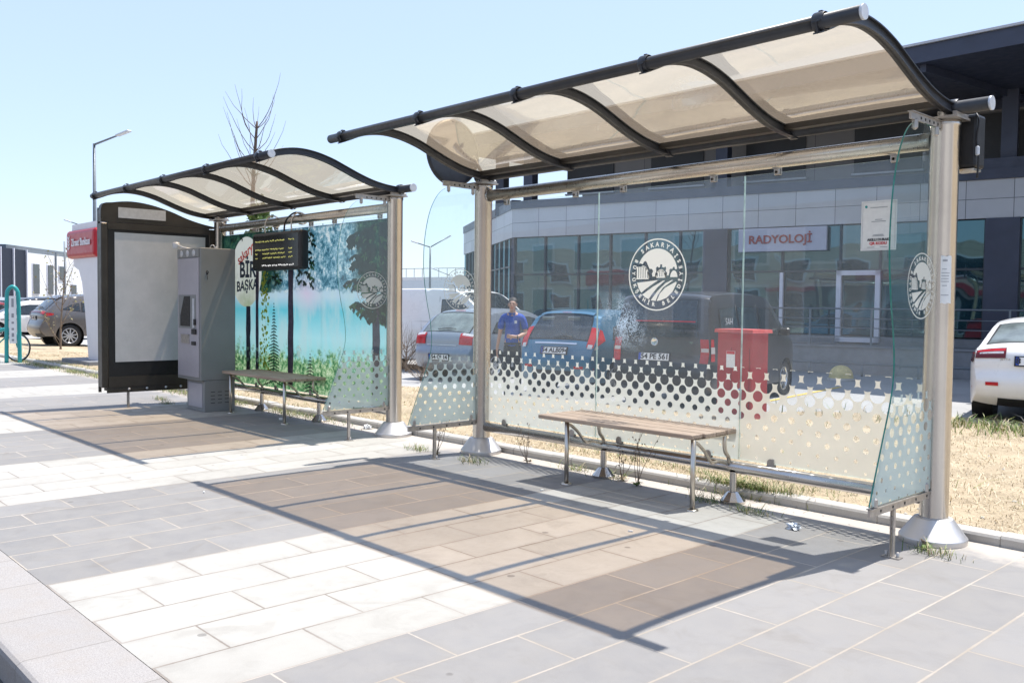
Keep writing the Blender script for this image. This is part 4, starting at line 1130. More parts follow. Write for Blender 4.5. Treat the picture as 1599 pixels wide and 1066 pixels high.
    # plate
    if 'plate' in spec:
        s_, txt = spec['plate'][:2]; q_ = spec['plate'][2] if len(spec['plate']) > 2 else 0
        c = S(s_, q_, .012); c2 = S(s_+.12, q_, .012); up = (c2-c).normalized(); fwd = 1 if s_ < len(spec['ring'])/2 else -1
        rt = Vector((1, 0, 0))*(1 if fwd > 0 else -1); up = up*(1 if fwd > 0 else -1); nr = rt.cross(up).normalized()
        rot = Matrix((rt, up, nr)).transposed()
        pf = MB().box(c, (.56, .145, .012), rot, mi=0).box(c+nr*.007, (.52, .112, .006), rot, mi=1).box(c+nr*.0105-rt*.24, (.04, .112, .002), rot, mi=2)
        po = pf.build('number_plate', ('black', 'white', 'plateblue'), t)
        text_mb(txt, .118, c+nr*.012+rt*.02, rt, up, .001, None, bold=.004).build('plate_lettering', 'ink', po)
    for fn in spec.get('extra', []): fn(t, S, hw, body)
    return t

def rr_window(k): return lambda f: 1-k*(f-.0)**2
fiesta = dict(L=3.95, W=1.72, H=1.48, belt=.93, rise=.16, tum=.36, paint='cblue', wheels=(-1.22, 1.27), wr=.305, zb=.26, rr=.17, bulge=.07,
    ring=[(-1.84, .28), (-1.93, .42), (-1.95, .60), (-1.90, .80), (-1.83, .96), (-1.70, 1.14), (-1.56, 1.32), (-1.50, 1.395), (-1.30, 1.44), (-.8, 1.475), (-.2, 1.48), (.35, 1.42), (1.0, 1.08), (1.30, .97), (1.75, .82), (1.93, .62), (1.97, .4), (1.9, .28)],
    glass=[(4.15, 6.75, -.80, .80, 'rear_window', 'cglass', lambda f: 1.0-.02*f), (11.1, 12.15, -.86, .86, 'windscreen')],
    patches=[(6.9, 8.0, -.82, .82, 'roof_spoiler', 'cblue', .03), (7.02, 7.10, -.14, .14, 'brake_light', 'lred', .035), (.3, 1.35, -.62, .62, 'bumper_insert', 'black', .008), (3.62, 3.78, -.58, .58, 'trim_bar', 'chrome', .018)],
    side=[([(-1.30, 1.02), (-1.12, 1.22), (-.55, 1.345), (.12, 1.36), (.30, 1.32), (.90, .98), (.1, .955)], 'side_window', 'cglass')],
    seams=[[(-.62, 1.0), (-.60, .75), (-.72, .45), (-.66, .32)], [(.98, .97), (1.02, .7), (.86, .32)], [(-.66, .32), (.86, .32)]],
    handles=[(-.42, .90)], mirror=(.72, .99), plate=(2.95, '54 ALB094'), spokes=7)
def tail(qa, qb, sa, sb, mt, sidepts, name='tail_light'):
    def fn(t, S, hw, body):
        for sg in (-1, 1):
            mb = MB(); n, m_ = 6, 5; vs = []
            for i in range(n+1):
                s_ = sa+(sb-sa)*i/n
                for j in range(m_+1):
                    q = qa+(qb-qa)*j/m_
                    k = 1-(1-j/m_)*.0
                    vs.append(S(s_, sg*q, .014))
            mb.add(vs, [[i*(m_+1)+j, i*(m_+1)+j+1, (i+1)*(m_+1)+j+1, (i+1)*(m_+1)+j] for i in range(n) for j in range(m_)], 0, True)
            P_ = [Vector((sg*(hw(y, z)+.006), y, z)) for y, z in sidepts]; mb.add(P_, [list(range(len(P_)))])
            o = mb.build(name, mt, t)
    return fn
def lights(*a): return tail(*a)
def wiper(s_, q0, q1):
    def fn(t, S, hw, body):
        MB().tube([S(s_, q0, .03), S(s_+.15, (q0+q1)/2, .03), S(s_+.1, q1, .03)], .010, 6).build('wiper', 'black', t)
    return fn
fiesta['extra'] = [tail(.83, 1.0, 3.45, 5.35, 'lred', [(-1.83, .90), (-1.60, 1.00), (-1.60, 1.17), (-1.66, 1.20), (-1.79, 1.02)]), tail(.86, .97, 3.3, 3.75, 'lclear', [(-1.88, .84), (-1.80, .86), (-1.80, .90), (-1.86, .90)], 'reversing_light'),
    tail(.62, .86, 1.55, 1.75, 'lred', [(-1.9, .5), (-1.88, .5), (-1.88, .52), (-1.9, .52)], 'rear_reflector'), wiper(4.2, -.1, .42),
    lambda t, S, hw, body: [MB().box(S(6.1, q, .012), (.26, .02, .07), ch=.01).build('headrest', 'cglassl', t) for q in (-.5, .28)],
    lambda t, S, hw, body: MB().lathe([(.04, 0), (.03, .012), (0, .014)], (hw(-1.25, .9)+.0, -1.30, .84), 14, 'x').build('fuel_cap', 'black', t)]
astra = dict(L=4.25, W=1.75, H=1.46, belt=.92, rise=.10, tum=.34, paint='csilver', wheels=(-1.32, 1.30), wr=.31, zb=.26, rr=.16, bulge=.075,
    ring=[(-2.0, .28), (-2.10, .42), (-2.13, .58), (-2.05, .72), (-2.02, .90), (-1.93, 1.0), (-1.70, 1.20), (-1.50, 1.36), (-1.2, 1.42), (-.7, 1.455), (-.1, 1.46), (.45, 1.40), (1.15, 1.05), (1.45, .95), (1.95, .80), (2.1, .6), (2.12, .4), (2.05, .28)],
    glass=[(4.9, 7.1, -.80, .80, 'rear_window', 'cglassl', lambda f: 1.0-.04*f), (11.1, 12.15, -.86, .86, 'windscreen')],
    patches=[(7.05, 7.8, -.70, .70, 'roof_spoiler', 'csilver', .02), (7.2, 7.28, -.2, .2, 'brake_light', 'lred', .03), (3.02, 3.12, -.52, .52, 'trim_strip', 'capgrey', .014)],
    side=[([(-1.42, 1.02), (-1.15, 1.22), (-.55, 1.335), (.12, 1.34), (.34, 1.30), (1.0, .97), (.1, .95)], 'side_window', 'cglass')],
    seams=[[(-.95, 1.02), (-.90, .75), (-1.0, .5)], [(.05, .96), (.08, .7), (.05, .32)], [(1.1, .97), (1.12, .7), (1.0, .32)], [(-.95, .32), (1.0, .32)]],
    handles=[(-.75, .87), (.22, .87)], mirror=(.85, .99), plate=(1.6, '54 OJ 14'), spokes=5,
    extra=[tail(.60, 1.0, 3.25, 4.6, 'lred', [(-2.04, .76), (-1.75, .80), (-1.72, .90), (-1.98, .97)]), tail(.66, .98, 4.25, 4.75, 'lclear', [(-2.01, .93), (-1.76, .92), (-1.86, .98), (-1.96, 1.0)], 'reversing_light'), wiper(5.05, -.25, .35)])
caddy = dict(L=4.4, W=1.79, H=1.82, belt=1.06, rise=.0, tum=.16, paint='cdark', wheels=(-1.32, 1.38), wr=.325, zb=.28, rr=.09, bulge=.05,
    ring=[(-2.05, .30), (-2.17, .42), (-2.18, .62), (-2.13, .85), (-2.11, 1.1), (-2.06, 1.45), (-2.00, 1.66), (-1.90, 1.77), (-1.5, 1.81), (-.5, 1.83), (.3, 1.81), (.72, 1.72), (1.30, 1.28), (1.52, 1.10), (1.95, .98), (2.14, .75), (2.19, .45), (2.1, .30)],
    glass=[(4.1, 6.3, -.78, .78, 'rear_window', 'cglass'), (11.15, 12.7, -.86, .86, 'windscreen')],
    patches=[(.7, 1.9, -.98, .98, 'rear_bumper', 'black', .012), (4.75, 4.80, -.60, .75, 'rear_window_stripe', 'redink', .012)],
    side=[([(.05, 1.16), (.05, 1.60), (.62, 1.60), (1.15, 1.20), (1.10, 1.12)], 'side_window', 'cglass'), ([(-1.75, 1.18), (-1.72, 1.58), (-1.05, 1.62), (-1.03, 1.16)], 'side_window', 'cglass'), ([(-.93, 1.16), (-.95, 1.62), (-.08, 1.62), (-.08, 1.15)], 'side_window', 'cglass')],
    seams=[[(-.04, 1.66), (-.04, .6), (-.0, .36)], [(1.16, 1.15), (1.05, .6), (.95, .36)], [(-1.0, 1.66), (-1.0, .75), (-.92, .5)], [(-1.9, 1.02), (-1.0, 1.02)]],
    handles=[(.18, 1.0), (-.25, 1.0)], mirror=(.98, 1.16), plate=(2.85, '54 PE 561', -.10), spokes=5, mmat='black',
    extra=[tail(.84, 1.0, 2.55, 4.05, 'lred', [(-2.12, .78), (-2.02, .78), (-2.02, 1.12), (-2.09, 1.12)]), tail(.85, .99, 3.0, 3.55, 'lclear', [(-2.125, .9), (-2.02, .9), (-2.02, 1.0), (-2.115, 1.0)], 'reversing_light'),
        lambda t, S, hw, body: MB().lathe([(.058, 0), (.062, -.008), (.052, -.008), (.050, -.002), (0, -.002)], S(3.85, -.10, .012), 24, 'y').build('badge_ring', 'chrome', t),
        lambda t, S, hw, body: text_mb('W', .085, S(3.75, -.10, .024), (1, 0, 0), (0, 0, 1), .002, text_mb('V', .06, S(4.0, -.10, .024), (1, 0, 0), (0, 0, 1), .002)).build('badge_letters', 'chrome', t),
        lambda t, S, hw, body: text_mb('TDI', .035, S(3.85, .66, .008), (1, 0, 0), (0, 0, 1), .002).build('tailgate_lettering', 'chrome', t),
        lambda t, S, hw, body: text_mb('SAH', .17, (hw(-1.35, 1.38)+.014, -1.40, 1.38), (0, 1, 0), (0, 0, 1), .001).build('reflected_lettering', 'capgrey', t)])  # SAH letters stand in for a reflection in the side glass
saloon = dict(L=4.62, W=1.78, H=1.45, belt=.93, rise=.05, tum=.40, paint='cwhite', wheels=(-1.38, 1.33), wr=.32, zb=.27, rr=.13, bulge=.07,
    ring=[(-2.18, .30), (-2.29, .42), (-2.31, .60), (-2.24, .75), (-2.22, .90), (-2.17, 1.01), (-2.02, 1.055), (-1.70, 1.08), (-1.40, 1.22), (-1.05, 1.37), (-.6, 1.44), (0, 1.45), (.5, 1.38), (1.15, 1.03), (1.45, .95), (2.05, .80), (2.26, .58), (2.25, .30)],
    glass=[(7.1, 8.95, -.86, .86, 'rear_window', 'cglassl', lambda f: 1.0-.03*f), (12.1, 13.1, -.86, .86, 'windscreen')],
    patches=[(.1, .9, -.62, .62, 'bumper_diffuser', 'black', .008)],
    side=[([(-1.42, 1.03), (-1.05, 1.25), (-.55, 1.335), (.12, 1.34), (.40, 1.30), (1.05, .97), (.1, .96)], 'side_window', 'cglass')],
    seams=[[(-.95, 1.0), (-.90, .75), (-1.0, .5)], [(.05, .96), (.08, .7), (.05, .32)]],
    handles=[(-.75, .88), (.22, .88)], mirror=(.88, 1.0), plate=(3.9, '81 ACH 472'), spokes=5,
    extra=[tail(.50, 1.0, 4.15, 5.15, 'ldark', [(-2.20, .86), (-1.98, .88), (-1.95, 1.0), (-2.17, 1.02)]), tail(.54, .94, 4.62, 4.76, 'lclear', [(-2.2, .93), (-2.15, .93), (-2.15, .935), (-2.2, .935)], 'reversing_light'),
        tail(.52, .98, 4.85, 5.05, 'lred', [(-2.17, .98), (-2.0, .98), (-2.0, 1.0), (-2.17, 1.0)], 'light_strip'), tail(.62, .84, 1.72, 1.95, 'lred', [(-2.2, .5), (-2.18, .5), (-2.18, .52), (-2.2, .52)], 'rear_reflector'),
        lambda t, S, hw, body: text_mb('JETTA', .042, S(4.05, -.50, .010), (1, 0, 0), (0, 0, 1), .002, stretch=1.15).build('tailgate_lettering', 'chrome', t)])
saloon['plate'] = (3.9, '8 1 AC 472')
suv = dict(L=4.6, W=1.88, H=1.67, belt=1.05, rise=.12, tum=.36, paint='ctaupe', wheels=(-1.42, 1.42), wr=.37, zb=.36, rr=.15, bulge=.07,
    ring=[(-2.12, .36), (-2.24, .50), (-2.26, .70), (-2.18, .88), (-2.17, 1.05), (-2.05, 1.18), (-1.88, 1.34), (-1.70, 1.50), (-1.45, 1.60), (-.9, 1.66), (-.1, 1.67), (.45, 1.60), (1.15, 1.22), (1.45, 1.12), (2.05, .98), (2.24, .75), (2.27, .5), (2.2, .36)],
    glass=[(5.05, 7.0, -.80, .80, 'rear_window', 'cglass', lambda f: 1.0-.03*f), (11.1, 12.15, -.86, .86, 'windscreen')],
    patches=[(.5, 1.7, -.96, .96, 'rear_bumper', 'cdark', .012), (7.0, 7.9, -.8, .8, 'roof_spoiler', 'ctaupe', .03), (4.15, 4.45, -.95, .95, 'light_bar', 'ldark', .014)],
    side=[([(-1.62, 1.24), (-1.35, 1.36), (-1.12, 1.42), (-1.10, 1.17)], 'side_window', 'cglass'), ([(-1.02, 1.16), (-1.0, 1.44), (-.55, 1.52), (.12, 1.53), (.36, 1.49), (.98, 1.13), (.1, 1.10)], 'side_window', 'cglass')],
    seams=[[(-.95, 1.1), (-.90, .8), (-1.0, .55)], [(.05, 1.1), (.08, .8), (.05, .42)]],
    handles=[(-.75, 1.0), (.22, 1.0)], mirror=(.85, 1.15), plate=(3.35, '54 AFK 07'), spokes=10, mmat='black',
    extra=[tail(.72, 1.0, 4.05, 4.65, 'lred', [(-2.17, 1.0), (-1.9, 1.04), (-1.9, 1.10), (-2.1, 1.12)]), wiper(5.2, -.1, .4)])
hl = lambda s1, s2, pts: tail(.66, 1.0, s1, s2, 'lclear', pts, 'headlight')
van = dict(L=4.97, W=1.95, H=1.97, belt=1.12, rise=.0, tum=.14, paint='cwhite', wheels=(-1.5, 1.55), wr=.34, zb=.28, rr=.08, bulge=.04,
    ring=[(-2.35, .30), (-2.46, .42), (-2.47, .8), (-2.44, 1.2), (-2.38, 1.7), (-2.28, 1.90), (-1.9, 1.955), (-.8, 1.97), (.2, 1.96), (.72, 1.88), (1.15, 1.58), (1.60, 1.22), (2.05, 1.10), (2.36, .92), (2.46, .6), (2.40, .30)],
    glass=[(9.1, 10.95, -.88, .88, 'windscreen'), (3.4, 4.7, -.8, .8, 'rear_window')],
    side=[([(.22, 1.22), (.22, 1.72), (.70, 1.72), (1.38, 1.26), (1.35, 1.18)], 'side_window', 'cglass')],
    seams=[[(.12, 1.8), (.12, .6), (.2, .36)], [(1.42, 1.2), (1.2, .6), (1.1, .36)], [(-1.1, 1.8), (-1.1, .5)], [(-2.2, 1.2), (.1, 1.2)]],
    handles=[(.32, 1.05), (-.3, 1.05)], mirror=(1.25, 1.22), spokes=6, mmat='black', extra=[hl(12.0, 13.0, [(2.3, .85), (1.95, .98), (1.98, 1.06), (2.25, .98)])])
hatch = dict(astra); hatch.update(paint='clight', plate=(1.6, '54 RT 33'), extra=astra['extra']+[hl(14.2, 15.0, [(2.0, .68), (1.75, .76), (1.75, .84), (1.98, .78)])])

HD = R(12.5); ca, sa_ = math.cos(HD), math.sin(HD)
def park(corner, spec, rz=HD, z=-.115, side=1):
    """centre of a car whose rear right (side 1) or rear left corner stands at the given ground point."""
    f = Vector((-math.sin(rz), math.cos(rz))); r = Vector((math.cos(rz), math.sin(rz)))
    c = Vector(corner)-r*side*spec['W']/2*.97+f*spec['L']/2*.99
    return (c.x, c.y, z)
car('hatchback', 'blue three door hatchback parked between the silver hatchback and the dark van', 'car', fiesta, park((-10.34, 11.61), fiesta), HD)
car('hatchback', 'dusty grey blue hatchback parked next to the man in the blue shirt', 'car', astra, park((-14.05, 12.02), astra), HD)
car('delivery_van', 'dark grey small van with a square tailgate parked behind the red cabinet', 'van', caddy, park((-7.87, 11.47), caddy), HD)
car('saloon_car', 'white saloon car parked on the dry grass at the right edge', 'car', saloon, park((-4.97, 13.66), saloon, side=-1), HD)
car('panel_van', 'white van standing crossways behind the silver hatchback', 'van', van, (-17.15, 14.15, -.12), HD-PI/2)
car('suv', 'grey brown sport utility car with a red light bar behind the bank machine', 'car', suv, park((-31.05, 8.45), suv, R(-1), -.03), R(-1))
# cars farther off
wh = dict(saloon); wh['plate'] = (15.5, '54 KL 90'); wh['extra'] = saloon['extra']+[hl(14.6, 15.6, [(2.2, .66), (1.9, .74), (1.9, .82), (2.15, .78)])]
wh['patches'] = saloon['patches']+[(15.3, 16.9, -.85, .85, 'front_grille', 'black', .01)]
car('saloon_car', 'white saloon facing the street beside the sport utility car', 'car', wh, (-40.2, 10.6, -.06), R(172))
l2 = dict(hatch); l2['paint'] = 'clight'
car('hatchback', 'pale silver hatchback half hidden behind the nearest shelter’s left end pane', 'car', l2, (-21.6, 14.9, -.12), HD)
d2 = dict(astra); d2['paint'] = 'cdark'; d2['plate'] = (1.6, '54 NS 61')
car('hatchback', 'dark hatchback in the distant row at the left edge', 'car', d2, (-52.0, 13.8, -.1), R(60))
r2_ = dict(saloon); r2_['paint'] = 'cred'; r2_['plate'] = (3.9, '54 BV 12')
car('saloon_car', 'dark red saloon in the distant row behind the bicycle stand', 'car', r2_, (-47.0, 10.5, -.1), R(35))
w3_ = dict(saloon); w3_['plate'] = (3.9, '54 DD 26')
car('saloon_car', 'white saloon in the distant row in front of the white hall', 'car', w3_, (-55.5, 17.0, -.1), R(75))
d3 = dict(suv); d3['paint'] = 'cdark'; d3['plate'] = (3.35, '54 HP 80')
car('suv', 'dark high car in the distant row left of the thin sapling', 'car', d3, (-46.2, 13.2, -.1), R(10))
l3 = dict(suv); l3['paint'] = 'clight'; l3['plate'] = (3.35, '54 EM 18')
car('suv', 'light high car in the distant row at the left picture edge', 'car', l3, (-57.5, 13.2, -.1), R(40))

# ================================================================ BUILDINGS
def cladding(name, c, px, pz, x0, z0, joint=(.10, .11, .12), jw=.008, var=.08, rough=.5, axis=0):
    t = NT(name); x, y, z = t.xyz(); u = (x, y)[axis]
    a = t.math('DIVIDE', t.math('SUBTRACT', u, x0), px); b = t.math('DIVIDE', t.math('SUBTRACT', z, z0), pz)
    fa = t.math('FRACT', t.math('ADD', a, 300)); fb = t.math('FRACT', t.math('ADD', b, 300))
    e = t.math('MINIMUM', t.math('MULTIPLY', t.math('MINIMUM', fa, t.math('SUBTRACT', 1, fa)), px), t.math('MULTIPLY', t.math('MINIMUM', fb, t.math('SUBTRACT', 1, fb)), pz))
    wn = t.n('ShaderNodeTexWhiteNoise', {'Vector': t.n('ShaderNodeCombineXYZ', {0: t.math('FLOOR', a), 1: t.math('FLOOR', b), 2: 0}).outputs[0]}).outputs[0]
    cc = t.mix(wn, tuple(q*(1-var) for q in c), tuple(min(1, q*(1+var)) for q in c))
    cc = t.mix(t.math('MULTIPLY', t.ramp(t.noise(1.4, 6, .7), (.4, 0), (.75, 1)), .3), cc, tuple(q*.7 for q in c))
    cc = t.mix(t.math('LESS_THAN', e, jw), cc, joint)
    return t.done(t.bsdf(cc, rough))
M['greyclad'] = cladding('grey stone cladding', (.42, .44, .475), 1.02, .462, 0, 3.68)
M['greyclad2'] = cladding('grey brown wall panels', (.15, .145, .145), 1.3, .9, .2, 4.6, (.05, .05, .05))
M['navy'] = mat('anthracite metal', (.036, .044, .072), .45, .2, .12, 2)
M['navylight'] = mat('blue grey coping', (.40, .42, .46), .5, .2, .05, 2)
M['concrete'] = mat('plinth concrete', (.20, .205, .215), .8, 0, .18, 2.5, .2, 20)
M['frame'] = mat('white window frame', (.62, .62, .68), .5, 0, .04)
M['mullion'] = mat('dark mullion', (.035, .045, .055), .4, .4, .1)
def curtain():
    t = NT('curtain wall glass'); co = t.coord()
    mp = t.n('ShaderNodeMapping', {'Vector': co, 'Scale': (1, 1, .6)}).outputs[0]
    n = t.noise(.55, 2, .4, mp, .4)
    bn = t.bump(n, .35, .05)
    g = t.n('ShaderNodeBsdfGlossy', {'Color': (.30, .53, .60), 'Roughness': .015}); t.t.links.new(bn, g.inputs['Normal'])
    d = t.n('ShaderNodeBsdfDiffuse', {'Color': (.010, .030, .042)}).outputs[0]
    f = t.n('ShaderNodeFresnel', {'IOR': 1.9}).outputs[0]
    return t.done(t.n('ShaderNodeMixShader', {0: t.math('ADD', .15, t.math('MULTIPLY', f, .6), clamp=True), 1: d, 2: g.outputs[0]}).outputs[0])
M['curtain'] = curtain()

BR = math.atan2(.2152, .9766)
B = thing('clinic_building', 'dark glazed clinic building with grey cladding and a flat overhanging roof', 'building', (-21.40, 19.90, 0), BR)
XE = 30
MB().box((XE/2, 6.5, 2.1), (XE-.1, 12.6, 4.4)).build('core_wall', 'black', B)
MB().box((XE/2, .14, 4.14), (XE, .30, .924)).build('cladding_band', 'greyclad', B)
MB().box((XE/2, .09, 4.72), (XE+.04, .34, .24)).box((22.6, .12, 4.96), (18.6, .28, .26)).build('parapet', 'navy', B)
MB().box((XE/2, .22, .33), (XE, .40, .92)).build('plinth_wall', 'concrete', B)
# glazing bays between dark pilasters, each pane of glass a part
mulls = [.05, 1.24, 2.46, 3.58, 4.75, 5.85, 6.60, None, 7.32, 8.83, 10.35, 11.33, 12.5, 13.70, None, 14.43, 15.7, 16.9, 18.1, 19.3, 20.5, None, 21.2, 22.6, 24, 25.4, 26.8, 28.2, 29.6]
prev = None
for u in mulls:
    if u is not None and prev is not None:
        for z0, z1 in ((.80, 2.48), (2.48, 3.68)):
            w_ = MB().box(((u+prev)/2, .10, (z0+z1)/2), (u-prev-.05, .02, z1-z0-.05)).build('window_pane', 'curtain', B)
            w_.rotation_euler = (0, 0, 0)
        MB().box(((u+prev)/2, .085, 2.48), (u-prev, .06, .055)).build('transom', 'mullion', B)
    if u is not None: MB().box((u, .08, 2.24), (.055, .09, 2.88)).build('mullion', 'mullion', B)
    prev = u
for a, b in ((6.60, 7.32), (13.70, 14.43), (20.5, 21.2)):
    MB().box(((a+b)/2, .03, 2.24), (b-a-.01, .20, 2.88)).build('pilaster', 'navy', B)
MB().box((.02, .10, 2.24), (.10, .20, 2.88)).build('corner_post', 'navy', B)
# side wing running back from the corner
sd = Vector((-.723, .691, 0)); sn = Vector((-.691, -.723, 0)); rot = Matrix((sd, -sn, Vector((0, 0, 1)))).transposed()
def wing(name, mt, z0, z1, out, x0=0, x1=10.6):
    MB().box(sd*(x0+x1)/2+sn*(out-.15)+Vector((0, 0, (z0+z1)/2)), (x1-x0, .30, z1-z0), rot).build(name, mt, B)
wing('wing_cladding', 'greyclad', 3.68, 4.60, 0); wing('wing_parapet', 'navy', 4.60, 4.90, .03); wing('wing_plinth', 'concrete', -.13, .8, 0)
wing('wing_core', 'black', .0, 4.5, -.3)
for k in range(12):
    x = .35+k*.86
    wg = MB().box(sd*(x+.40)+sn*(-.06)+Vector((0, 0, 2.24)), (.80, .02, 2.86), rot); wg.build('wing_window', 'curtain', B)
    MB().box(sd*x+sn*(-.03)+Vector((0, 0, 2.24)), (.06, .08, 2.88), rot).build('mullion', 'mullion', B)
    MB().box(sd*(x+.4)+sn*(-.035)+Vector((0, 0, 2.75)), (.80, .06, .05), rot).build('transom', 'mullion', B)
# set-back upper storey, columns and the big flat roof
MB().box((16.0, 5.2, 5.85), (28.2, 8, 2.5)).build('upper_wall', 'greyclad2', B)
for k in range(9):
    x = 2.0+k*3.0
    f = MB().box((x+.2, 1.19, 5.75), (1.7, .06, 1.25)).build('upper_window', 'black', B)
    MB().box((x+.2, 1.15, 5.10), (1.8, .10, .05)).build('window_sill', 'navylight', f)
for u, y in ((-1.66, 1.75), (.46, .35), (7.0, .35), (14.12, .30), (21.0, .3)):
    MB().box((u, y, 5.7), (.34, .34, 2.2)).build('roof_column', 'navy', B)
MB().box((15, 1.2, 6.72), (29, .12, .5)).build('roof_beam', 'navy', B)
# roof slab, its front edge square to the street
Br = Matrix.Rotation(-BR, 3, 'Z'); o_ = Vector((-21.40, 19.90, 0))
def loc(x, y): q = Br @ (Vector((x, y, 0))-o_); return (q.x, q.y)
rf = [loc(-24.2, 19.3), loc(12, 19.3), loc(12, 36), loc(-24.2, 30)]
MB().prism(rf, (0, 0, .36), (0, 0, 6.70), (1, 0, 0), (0, 1, 0)).build('roof_slab', 'navy', B)
rf2 = [loc(-24.25, 19.24), loc(12, 19.24), loc(12, 36), loc(-24.25, 30)]
MB().prism(rf2, (0, 0, .05), (0, 0, 7.063), (1, 0, 0), (0, 1, 0)).build('roof_edge', 'navylight', B)
for k in range(7):
    a = Vector((*loc(-22+k*4.6, 19.5), 6.62)); b = Vector((*loc(-21.4+k*4.6, 24.5), 6.62))
    MB().box((a+b)/2, (.14, (b-a).length, .16), Matrix.Rotation(math.atan2(b.y-a.y, b.x-a.x)-PI/2, 3, 'Z')).build('soffit_beam', 'navy', B)
# sign, door frame, ramp wall with railing
sg_ = thing('clinic_sign', 'pale sign board with red RADYOLOJİ lettering above the clinic windows', 'sign', (-21.40, 19.90, 0), BR)
bevel(MB().box((8.84, -.06, 3.335), (2.38, .10, .63)).build('sign_board', mat('sign board', (.42, .43, .52), .5, 0, .04), sg_), .01)
text_mb('RADYOLOJİ', .31, (8.80, -.125, 3.33), (1, 0, 0), (0, 0, 1), .012, None, bold=.006, stretch=1.02).build('sign_lettering', mat('red brown letters', (.28, .04, .03), .5), sg_)
df = MB()
for x in (10.35, 11.31): df.box((x, -.02, 1.56), (.12, .12, 1.84))
for z in (.70, 2.42): df.box((10.83, -.02, z), (1.08, .12, .12))
df.build('door_frame', 'frame', B)
MB().box((8.85, -.02, 1.60), (.09, .10, 1.70)).build('door_jamb', 'frame', B)
# terrace in front
MB().box((19.6, -.42, .21), (20.6, .86, .66)).box((19.6, -.42, .56), (20.7, .94, .05)).build('terrace_wall', 'concrete', B)
rw = MB()
for z in (.80, 1.02, 1.25, 1.50): rw.tube([(8.3, -.78, z), (29.5, -.78, z)], .022 if z > 1.4 else .013, 8)
for k in range(15): rw.box((8.35+k*1.5, -.78, 1.03), (.045, .045, .94))
rw.build('railing', 'lampgrey', B)
# low kerb wall with short posts in front of the clinic
lw_ = thing('barrier_rail', 'low dark parking rail with short posts running in front of the clinic terrace', 'barrier', (-21.40, 19.90, -.12), BR)
rl2 = MB().tube([(7.5, -1.6, .30), (28, -1.6, .30)], .03, 8)
rl2.build('rail', 'lampgrey', lw_)
for k in range(17): MB().tube([(7.6+k*1.25, -1.6, 0), (7.6+k*1.25, -1.6, .30)], .028, 8).build('rail_post', 'lampgrey', lw_)

# apartment block on the other side of the street, behind the photographer, mirrored in the clinic glazing
M['beige'] = cladding('beige apartment cladding', (.50, .44, .36), 6, .35, 0, 0, (.36, .31, .25), .02)
A = thing('apartment_building', 'beige apartment block across the street that is mirrored in the clinic glazing', 'building', (-52, -30, 0), R(6))
MB().box((34, -6, 3.1), (68, 12, 6.6)).build('wall', 'beige', A)
MB().box((44, .5, 2.9), (20, 1.2, .35)).build('awning', 'red', A)
for r_ in range(2):
    for k in range(16):
        z = 1.4+r_*3.1; x = 3+k*4.1
        f = MB().box((x, .03, z), (2.2, .10, 1.9 if r_ else 2.5)).build('window', 'frame', A)
        MB().box((x, .07, z), (1.9, .08, 1.6 if r_ else 2.2)).build('pane', 'cglass', f)

# white hall on the left and a pale shed far behind
Hx, Hy = (-78.7, 18.54), (-90.36, 28.06)
ang = math.atan2(Hy[1]-Hx[1], Hy[0]-Hx[0])
Hh = thing('white_hall', 'white commercial hall with narrow dark windows and a dark glass corner at the far left', 'building', (-78.7, 18.54, 0), ang-PI)
# local x towards the viewer's left
LW = 40
M['whitewall'] = cladding('white facade sheet', (.74, .75, .77), 1.6, 6, 0, 0, (.5, .5, .52), .02, .02)
MB().box((-LW/2+4.2, -4, 2.75), (LW-8, 8, 5.5)).build('wall', 'whitewall', Hh) if False else None
LL = math.hypot(Hy[0]-Hx[0], Hy[1]-Hx[1])
MB().box((-LL/2-3, -5.01, 2.7), (LL+8, 10, 5.4)).build('wall', 'whitewall', Hh)
MB().box((2, -5, 2.75), (12, 10.3, 5.6)).build('glass_corner', mat('navy glass', (.008, .012, .028), .6), Hh)
gc = MB()
for x in (-3.9, -1.7, .4, 2.5, 4.6): gc.box((x, .22, 2.8), (.12, .12, 5.6))
gc.build('corner_frame', 'frame', Hh)
MB().box((-LL/2-4, -4, 5.62), (LL+4, 7, .6)).build('roof', 'lampgrey', Hh)
for x, w_, z0, z1 in ((-5.9, 1.1, 2.0, 4.5), (-8.6, 1.0, 2.0, 4.5), (-10.9, 1.0, 3.3, 4.5), (-13.4, 1.1, 2.0, 2.9), (-16.5, 1.0, 2.0, 4.4)):
    f = MB().box((x, .03, (z0+z1)/2), (w_+.16, .08, z1-z0+.16)).build('window', 'frame', Hh)
    MB().box((x, .08, (z0+z1)/2), (w_, .06, z1-z0)).build('pane', 'cglass', f)
MB().box((-9.75, .05, 3.0), (.12, .10, 5.4)).build('downpipe', 'lampgrey', Hh)
S_ = thing('industrial_shed', 'pale low industrial shed with a railing on its roof far behind the parked cars', 'building', (-75, 56, 0), R(15))
MB().box((0, 0, 2.0), (26, 8, 4.2)).build('wall', 'whitewall', S_)
for k in range(9):
    MB().box((-11+k*2.7, -4.02, 2.5), (1.3, .08, .9)).build('window', 'cglass', S_)
rr2 = MB()
for k in range(27): rr2.box((-13+k, -3.9, 4.5), (.04, .04, .9))
rr2.tube([(-13, -3.9, 4.95), (13, -3.9, 4.95)], .03, 6).build('roof_railing', 'lampgrey', S_)
S2 = thing('warehouse', 'long grey brown warehouse roof far behind the shelters', 'building', (-58, 44, 0), R(12))
MB().box((0, 0, 1.3), (20, 6, 2.6)).build('wall', 'concrete', S2)
MB().prism([(-3.3, 2.6), (3.3, 2.6), (0, 3.4)], (20.6, 0, 0), (-10.3, 0, 0), (0, 1, 0), (0, 0, 1)).build('roof', 'lampgrey', S2)

